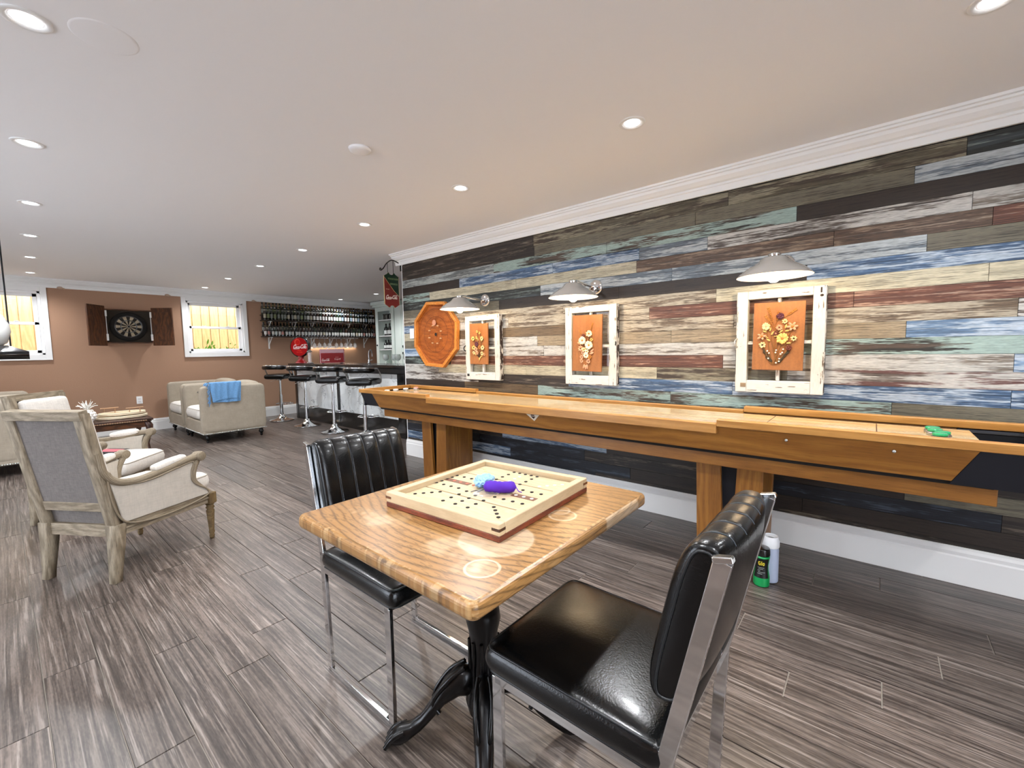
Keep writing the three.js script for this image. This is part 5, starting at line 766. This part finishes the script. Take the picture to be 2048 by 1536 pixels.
  [[3.86, -5.78, 'leftmost of the glass goblets at the near end of the bar'], [3.9, -5.62, 'second from the left of the glass goblets at the near end of the bar'], [3.86, -5.47, 'third from the left of the glass goblets at the near end of the bar'], [3.93, -5.36, 'rightmost of the glass goblets at the near end of the bar']].forEach(([x, z, label]) => { if (g0) { dup(g0, label, [x, CT + 0.0005, z], 0); return; } g0 = thing('goblet', label, 'glass', [x, CT + 0.0005, z], 0, 'glass goblets on the bar'); part('bowl', lathe([[0.006, 0.045], [0.03, 0.058], [0.046, 0.085], [0.046, 0.115], [0.036, 0.145], [0.034, 0.145], [0.044, 0.115], [0.044, 0.086], [0.028, 0.061], [0, 0.05]], 24), gm, g0); part('stem', lathe([[0, 0], [0.034, 0], [0.034, 0.004], [0.008, 0.01], [0.006, 0.046], [0, 0.046]], 24), gm, g0); });
}

// ---------- bottle shelves on the far wall ----------
{
  const x0 = 3.27, x1 = 5.68, cx = (x0 + x1) / 2, shelfM = mat(0x3a2c24, 0.6), bm = {
    amber: phys(0x2a1206, 0.12, { clearcoat: 1 }), green: phys(0x12200e, 0.12, { clearcoat: 1 }), dark: phys(0x0c0a09, 0.15, { clearcoat: 1 }), clear: phys(0x5a625c, 0.1, { clearcoat: 1 }) };
  const labM = [0xc4c2bc, 0xb2b8b4, 0xa69f8a, 0x747c54, 0xa8746c, 0x7a7c76, 0x8c9dac].map((c) => mat(c, 0.6)), capM = [mat(0x141414, 0.4), mat(0xb8a870, 0.35, { metalness: 0.6 }), mat(0xd8d8d4, 0.4)];
  const body = { slim: [[0, 0], [0.026, 0], [0.027, 0.004], [0.027, 0.13], [0.024, 0.155], [0.015, 0.185], [0.0125, 0.225], [0.0145, 0.228], [0.0145, 0.236], [0, 0.237]], stout: [[0, 0], [0.0265, 0], [0.0275, 0.004], [0.0275, 0.11], [0.025, 0.13], [0.016, 0.15], [0.0135, 0.185], [0.0155, 0.188], [0.0155, 0.196], [0, 0.197]] };
  const count = 'first second third fourth fifth sixth seventh eighth ninth tenth eleventh twelfth thirteenth fourteenth fifteenth sixteenth seventeenth eighteenth nineteenth twentieth'.split(' '), tens = ['', '', 'twenty', 'thirty'];
  const ord = (n) => n < 20 ? count[n] : n === 29 ? 'thirtieth' : n === 39 ? 'fortieth' : tens[Math.floor((n + 1) / 10)] + '-' + count[n % 10];
  const protos = {};
  function bottle(kind, glass, lab, capI, x, y, z, label, group) {
    const key = kind + glass + lab + capI;
    if (!protos[key]) {
      const t = protos[key] = thing('bottle', label, 'bottle', [x, y, z], 0, group), P = body[kind], r = P[2][0] + 0.0006, h = kind === 'slim' ? 0.075 : 0.062;
      part('body', lathe(P, 14), bm[glass], t); part('label', T(new THREE.CylinderGeometry(r, r, h, 10, 1, true, -1.35, 1.9), 0, kind === 'slim' ? 0.075 : 0.06, 0), labM[lab], t); part('cap', lathe([[0.0152, P.at(-1)[1] - 0.012], [0.016, P.at(-1)[1] + 0.001], [0, P.at(-1)[1] + 0.002]], 12), capM[capI], t); if (kind === 'slim') part('neck_label', T(new THREE.CylinderGeometry(0.0152, 0.0205, 0.028, 10, 1, true, -1.35, 1.9), 0, 0.184, 0), labM[lab], t);
    } else { const q = dup(protos[key], label, [x, y, z], rr(-0.5, 0.5)); q.userData.group = group; }
  }
  [[1.855, 'upper', 'slim'], [1.55, 'lower', 'stout']].forEach(([y, which, kind]) => {
    const t = thing('wall_shelf', which + ' dark wall shelf of bottles on white brackets', 'shelf', [cx, y, ZW + 0.0]), W = x1 - x0, riser = which === 'upper' ? 0.1 : 0.085;
    part('board', box(W, 0.018, 0.2, 0, -0.009, 0.101), shelfM, t); part('riser', [box(W, 0.014, 0.075, 0, riser - 0.007, 0.046), box(W, riser - 0.014, 0.012, 0, (riser - 0.014) / 2, 0.077)], shelfM, t);
    for (const bx of [3.41, 3.881, 4.235, 4.635, 5.037, 5.444]) { const q = part('bracket', [box(0.026, 0.22, 0.008, bx - cx, -0.13, 0.005), box(0.022, 0.01, 0.18, bx - cx, -0.0235, 0.095), rod([bx - cx, -0.17, 0.01], [bx - cx, -0.03, 0.15], 0.008)], M.white, t); }
    const N = 38; for (let row = 0; row < 2; row++) for (let i = 0; i < N; i++) {
      const s = i / (N - 1), x = mix(x0 + 0.045, x1 - 0.045, s) + rr(-0.004, 0.004), top = row === 0 ? riser : 0;
      let glass = ['dark', 'amber', 'dark', 'green'][Math.floor(rnd() * 4)], lab = rnd() < 0.6 ? 0 : Math.floor(rnd() * 3); if (which === 'upper' && s < 0.35) { lab = [3, 5, 5, 2][Math.floor(rnd() * 4)]; glass = rnd() < 0.6 ? 'green' : 'dark'; } else if (which === 'upper' && s > 0.62) lab = rnd() < 0.5 ? 6 : 0; if (which === 'lower' && row === 0) lab = [5, 2, 0, 5][Math.floor(rnd() * 4)]; if (which === 'lower' && row === 1 && rnd() < 0.1) lab = 4;
      const gname = { dark: 'black', amber: 'brown', green: 'green', clear: 'clear' }[glass];
      bottle(kind, glass, lab, Math.floor(rnd() * 2.4), x, y + top + 0.0005, ZW + (row === 0 ? 0.047 : 0.135), gname + ' bottle, ' + ord(i) + ' from the left in the ' + which + ' shelf’s ' + (row === 0 ? 'raised back row' : 'front row'), (row === 0 ? 'back' : 'front') + ' row of bottles on the ' + which + ' shelf');
    }
  });
  // stemware hanging under the lower shelf, and the lamp bar that lights it
  const wine = phys(0xffffff, 0.1, { transmission: 0.72, thickness: 0, ior: 1.45, side: THREE.DoubleSide }); let w0 = null;
  for (let i = 0; i < 11; i++) { const x = 4.02 + i * 0.107 + (i > 5 ? 0.05 : 0), label = ord(i) + ' from the left of the wine glasses hanging under the lower shelf'; if (w0) { dup(w0, label, [x, 1.31, ZW + 0.135], 0); continue; } w0 = thing('wine_glass', label, 'wine glass', [x, 1.31, ZW + 0.135], 0, 'hanging wine glasses'); part('bowl', lathe([[0.031, 0], [0.037, 0.03], [0.04, 0.06], [0.034, 0.09], [0.012, 0.112], [0.004, 0.118]], 20), wine, w0); part('stem', lathe([[0.004, 0.116], [0.0035, 0.18], [0.01, 0.19], [0.034, 0.1985], [0.034, 0.201], [0, 0.201]], 20), wine, w0); }
  const rk = thing('glass_rack', 'white rack of rails holding wine glasses under the lower shelf', 'rack', [4.6, 1.53, ZW]); part('rail', Array.from({ length: 12 }, (_, i) => box(0.016, 0.02, 0.17, -0.634 + i * 0.107 + (i > 5 ? 0.05 : 0), -0.009, 0.1)), M.white, rk);
  const lb = thing('lamp_bar', 'slim lit lamp bar under the lower bottle shelf', 'lamp', [4.62, 1.335, ZW + 0.03]); part('housing', box(1.25, 0.02, 0.03, 0, 0.011, 0), M.white, lb); part('diffuser', box(1.2, 0.004, 0.022, 0, -0.0005, 0), mat(0xffffff, 0.5, { emissive: new THREE.Color(1, 0.86, 0.66), emissiveIntensity: 1.2 }), lb);
  const al = new THREE.RectAreaLight(new THREE.Color(1, 0.86, 0.66), 22, 1.2, 0.022); al.position.set(0, -0.006, 0); al.rotation.x = -Math.PI / 2; lb.add(al);
}

// ---------- white cabinet at the bar's end, and what is on its shelves ----------
{
  const X = 5.52, za = -8.58, zb = -7.91, t = thing('shelf_cabinet', 'white built-in cabinet with open shelves behind the bar', 'cabinet', [5.7, 0, -8.25]), L = (x) => x - 5.7, Z = (z) => z + 8.25, B = (x0, x1, y0, y1, a, b, r = 0.003) => box(x1 - x0, y1 - y0, b - a, L((x0 + x1) / 2), (y0 + y1) / 2, Z((a + b) / 2), 0, 0, 0, r), mint = mat(0xe2ece4, 0.5);
  part('back', B(5.84, 5.87, 0, 2.19, za, zb), mint, t); part('side', [B(X, 5.84, 0, 2.19, za, za + 0.04), B(X, 5.84, 0, 2.19, zb - 0.04, zb)], mint, t); part('face_frame', [B(X - 0.02, X, 0, 2.19, za - 0.01, za + 0.09), B(X - 0.02, X, 0, 2.19, zb - 0.09, zb + 0.005), B(X - 0.02, X, 2.1, 2.19, za + 0.09, zb - 0.09), B(X - 0.02, X, 0.85, 0.93, za + 0.09, zb - 0.09)], mint, t);
  part('cornice', [B(X - 0.06, 5.87, 2.191, 2.24, za - 0.05, zb + 0.05), B(X - 0.1, 5.87, 2.241, 2.31, za - 0.06, zb + 0.09)], mint, t);
  const ys = [0.93, 1.27, 1.57, 1.92]; for (const y of ys) part('shelf', B(X + 0.01, 5.838, y - 0.022, y, za + 0.042, zb - 0.042), M.white, t);
  for (const s of [0, 1]) { const z = s ? -8.243 : -8.57, d = part('door', B(X - 0.04, X - 0.021, 0.1, 0.845, z, z + 0.325), mint, t); part('knob', sph(0.014, L(X - 0.052), 0.7, Z(z + (s ? 0.05 : 0.275)), 1, 1, 1, 12), M.iron, d); } part('latch', sph(0.018, L(X - 0.03), 1.36, Z(za + 0.045), 1, 1, 1, 12), M.iron, t);
  let n = 0; const bk = phys(0x0d0b0b, 0.15, { clearcoat: 1 }), lw = mat(0xe4e6e2, 0.6);
  const put = (name, label, cat, z, y, make) => { const o = thing(name, label, cat, [X + 0.14, y + 0.0005, z]); make(o); };
  [[-8.45, 'black mug with white print, left on the top cabinet shelf'], [-8.33, 'black mug with white print, second on the top cabinet shelf'], [-8.2, 'black mug with white print, right on the top cabinet shelf']].forEach(([z, l]) => put('mug', l, 'mug', z, 1.92, (o) => { part('cup', lathe([[0, 0.004], [0.042, 0], [0.046, 0.006], [0.046, 0.13], [0.042, 0.13], [0.041, 0.01], [0, 0.01]], 20), bk, o); part('print', T(new THREE.CylinderGeometry(0.0466, 0.0466, 0.08, 16, 1, true, 3.9, 0.9), 0, 0.065, 0), lw, o); part('handle', T(new THREE.TorusGeometry(0.03, 0.007, 8, 16, Math.PI), 0, 0.065, -0.044, 0, Math.PI / 2, 0).rotateX(0), bk, o); }));
  put('tall_bottle', 'tall cream bottle at the right end of the top cabinet shelf', 'bottle', -8.1, 1.92, (o) => { part('body', lathe([[0, 0], [0.035, 0], [0.036, 0.1], [0.03, 0.13], [0.014, 0.16], [0.013, 0.2], [0, 0.2]], 16), mat(0xd8d4b0, 0.4), o); part('cap', cyl(0.015, 0.015, 0.02, 0, 0.205, 0), M.black, o); });
  [[-8.42, 1.57, 'dark bottle with pale label, left on the second cabinet shelf'], [-8.28, 1.57, 'dark bottle with white label, middle of the second cabinet shelf'], [-8.12, 1.57, 'dark bottle with pale label, right on the second cabinet shelf'], [-8.45, 1.27, 'dark squat bottle, left on the third cabinet shelf'], [-8.34, 1.27, 'dark squat bottle, second on the third cabinet shelf'], [-8.22, 1.27, 'dark squat bottle, third on the third cabinet shelf'], [-8.1, 1.27, 'dark squat bottle, right on the third cabinet shelf']].forEach(([z, y, l], i) => put('liquor_bottle', l, 'bottle', z, y, (o) => { const k = i < 3 ? 1 : 0.75; part('body', T(lathe([[0, 0], [0.045, 0], [0.047, 0.15], [0.04, 0.18], [0.016, 0.205], [0.015, 0.26], [0, 0.26]], 18), 0, 0, 0, 0, 0, 0, 1, k, 1), bk, o); part('label', T(new THREE.CylinderGeometry(0.0476, 0.0476, 0.08, 18, 1, true), 0, 0.08 * k, 0, 0, 0, 0, 1, k, 1), lw, o); part('cap', cyl(0.017, 0.017, 0.03, 0, 0.255 * k, 0), M.black, o); }));
  put('white_mug', 'white mug hanging low at the right of the bottom cabinet shelf', 'mug', -8.12, 0.93, (o) => { part('cup', lathe([[0, 0.004], [0.05, 0], [0.055, 0.006], [0.055, 0.14], [0.05, 0.14], [0.049, 0.01], [0, 0.01]], 20), lw, o); part('handle', T(new THREE.TorusGeometry(0.034, 0.008, 8, 16, Math.PI), 0, 0.07, -0.053, 0, Math.PI / 2, 0), lw, o); });
  // white panel beside the cabinet, sconce of twigs, black cabinet
  const pn = thing('white_pilaster', 'white panelled pilaster right of the cabinet behind the bar', 'pilaster', [5.7, 0, -7.745]); part('panel', box(0.36, 2.19, 0.3, 0, 1.095, 0), mint, pn); part('raised_field', box(0.012, 1.2, 0.18, -0.186, 1.5, 0), mint, pn); part('hinge', [box(0.014, 0.05, 0.02, -0.187, 1.32, 0.12), box(0.014, 0.05, 0.02, -0.187, 1.18, 0.12)], M.iron, pn);
  const sh = thing('bracket_shelf', 'small mint bracket shelf on the wall beside the pilaster', 'shelf', [5.68, 1.74, -7.49]); part('board', box(0.3, 0.022, 0.19, 0, 0.011, 0), mint, sh); part('corbel', extrude([[-0.1, 0], [0.14, 0], [0.14, -0.32], [0.05, -0.3], [-0.02, -0.1]], 0.05, 0.004, 0, -0.0005, -0.025), mint, sh); part('wall_batten', box(0.16, 0.24, 0.12, 0.22, -0.125, 0), mint, sh);
  const tw = thing('twig_bunch', 'bunch of dry green twigs standing on the small bracket shelf', 'twigs', [5.6, 1.7625, -7.44]), st = []; for (let i = 0; i < 16; i++) { const a = i * 2.4, h = rr(0.22, 0.44), r = rr(0.03, 0.12); st.push(tube([[0, 0, 0], [Math.cos(a) * r * 0.3, h * 0.5, Math.sin(a) * r * 0.3], [Math.cos(a) * r, h, Math.sin(a) * r]], 0.004, 8, 5)); for (let k = 0; k < 4; k++) st.push(sph(0.014, Math.cos(a) * r * (0.5 + k * 0.16), h * (0.6 + k * 0.13), Math.sin(a) * r * (0.5 + k * 0.16), 1, 0.5, 0.7, 6)); } part('twigs', st, mat(0x4c5238, 0.9), tw, null, 'stuff'); part('pot', lathe([[0, 0], [0.03, 0], [0.036, 0.05], [0.033, 0.05], [0.028, 0.005], [0, 0.005]], 16), mint, tw);
  const bc = thing('black_cabinet', 'tall narrow black cabinet between the pilaster and the board wall', 'cabinet', [5.76, 0, -7.36]); part('body', box(0.34, 1.4, 0.42, 0, 0.7, 0), M.black, bc); part('door', box(0.014, 1.3, 0.36, -0.178, 0.75, 0), M.blackGloss, bc); part('handle', rod([-0.195, 0.9, 0.13], [-0.195, 1.1, 0.13], 0.006), M.steel, bc);
}

// ---------- shadows, and the end ----------
scene.traverse((o) => { delete o.userData.__n; if (o.isMesh) o.castShadow = o.receiveShadow = true; if (o.isLight && o.shadow) o.castShadow = true; });
renderer.render(scene, camera);
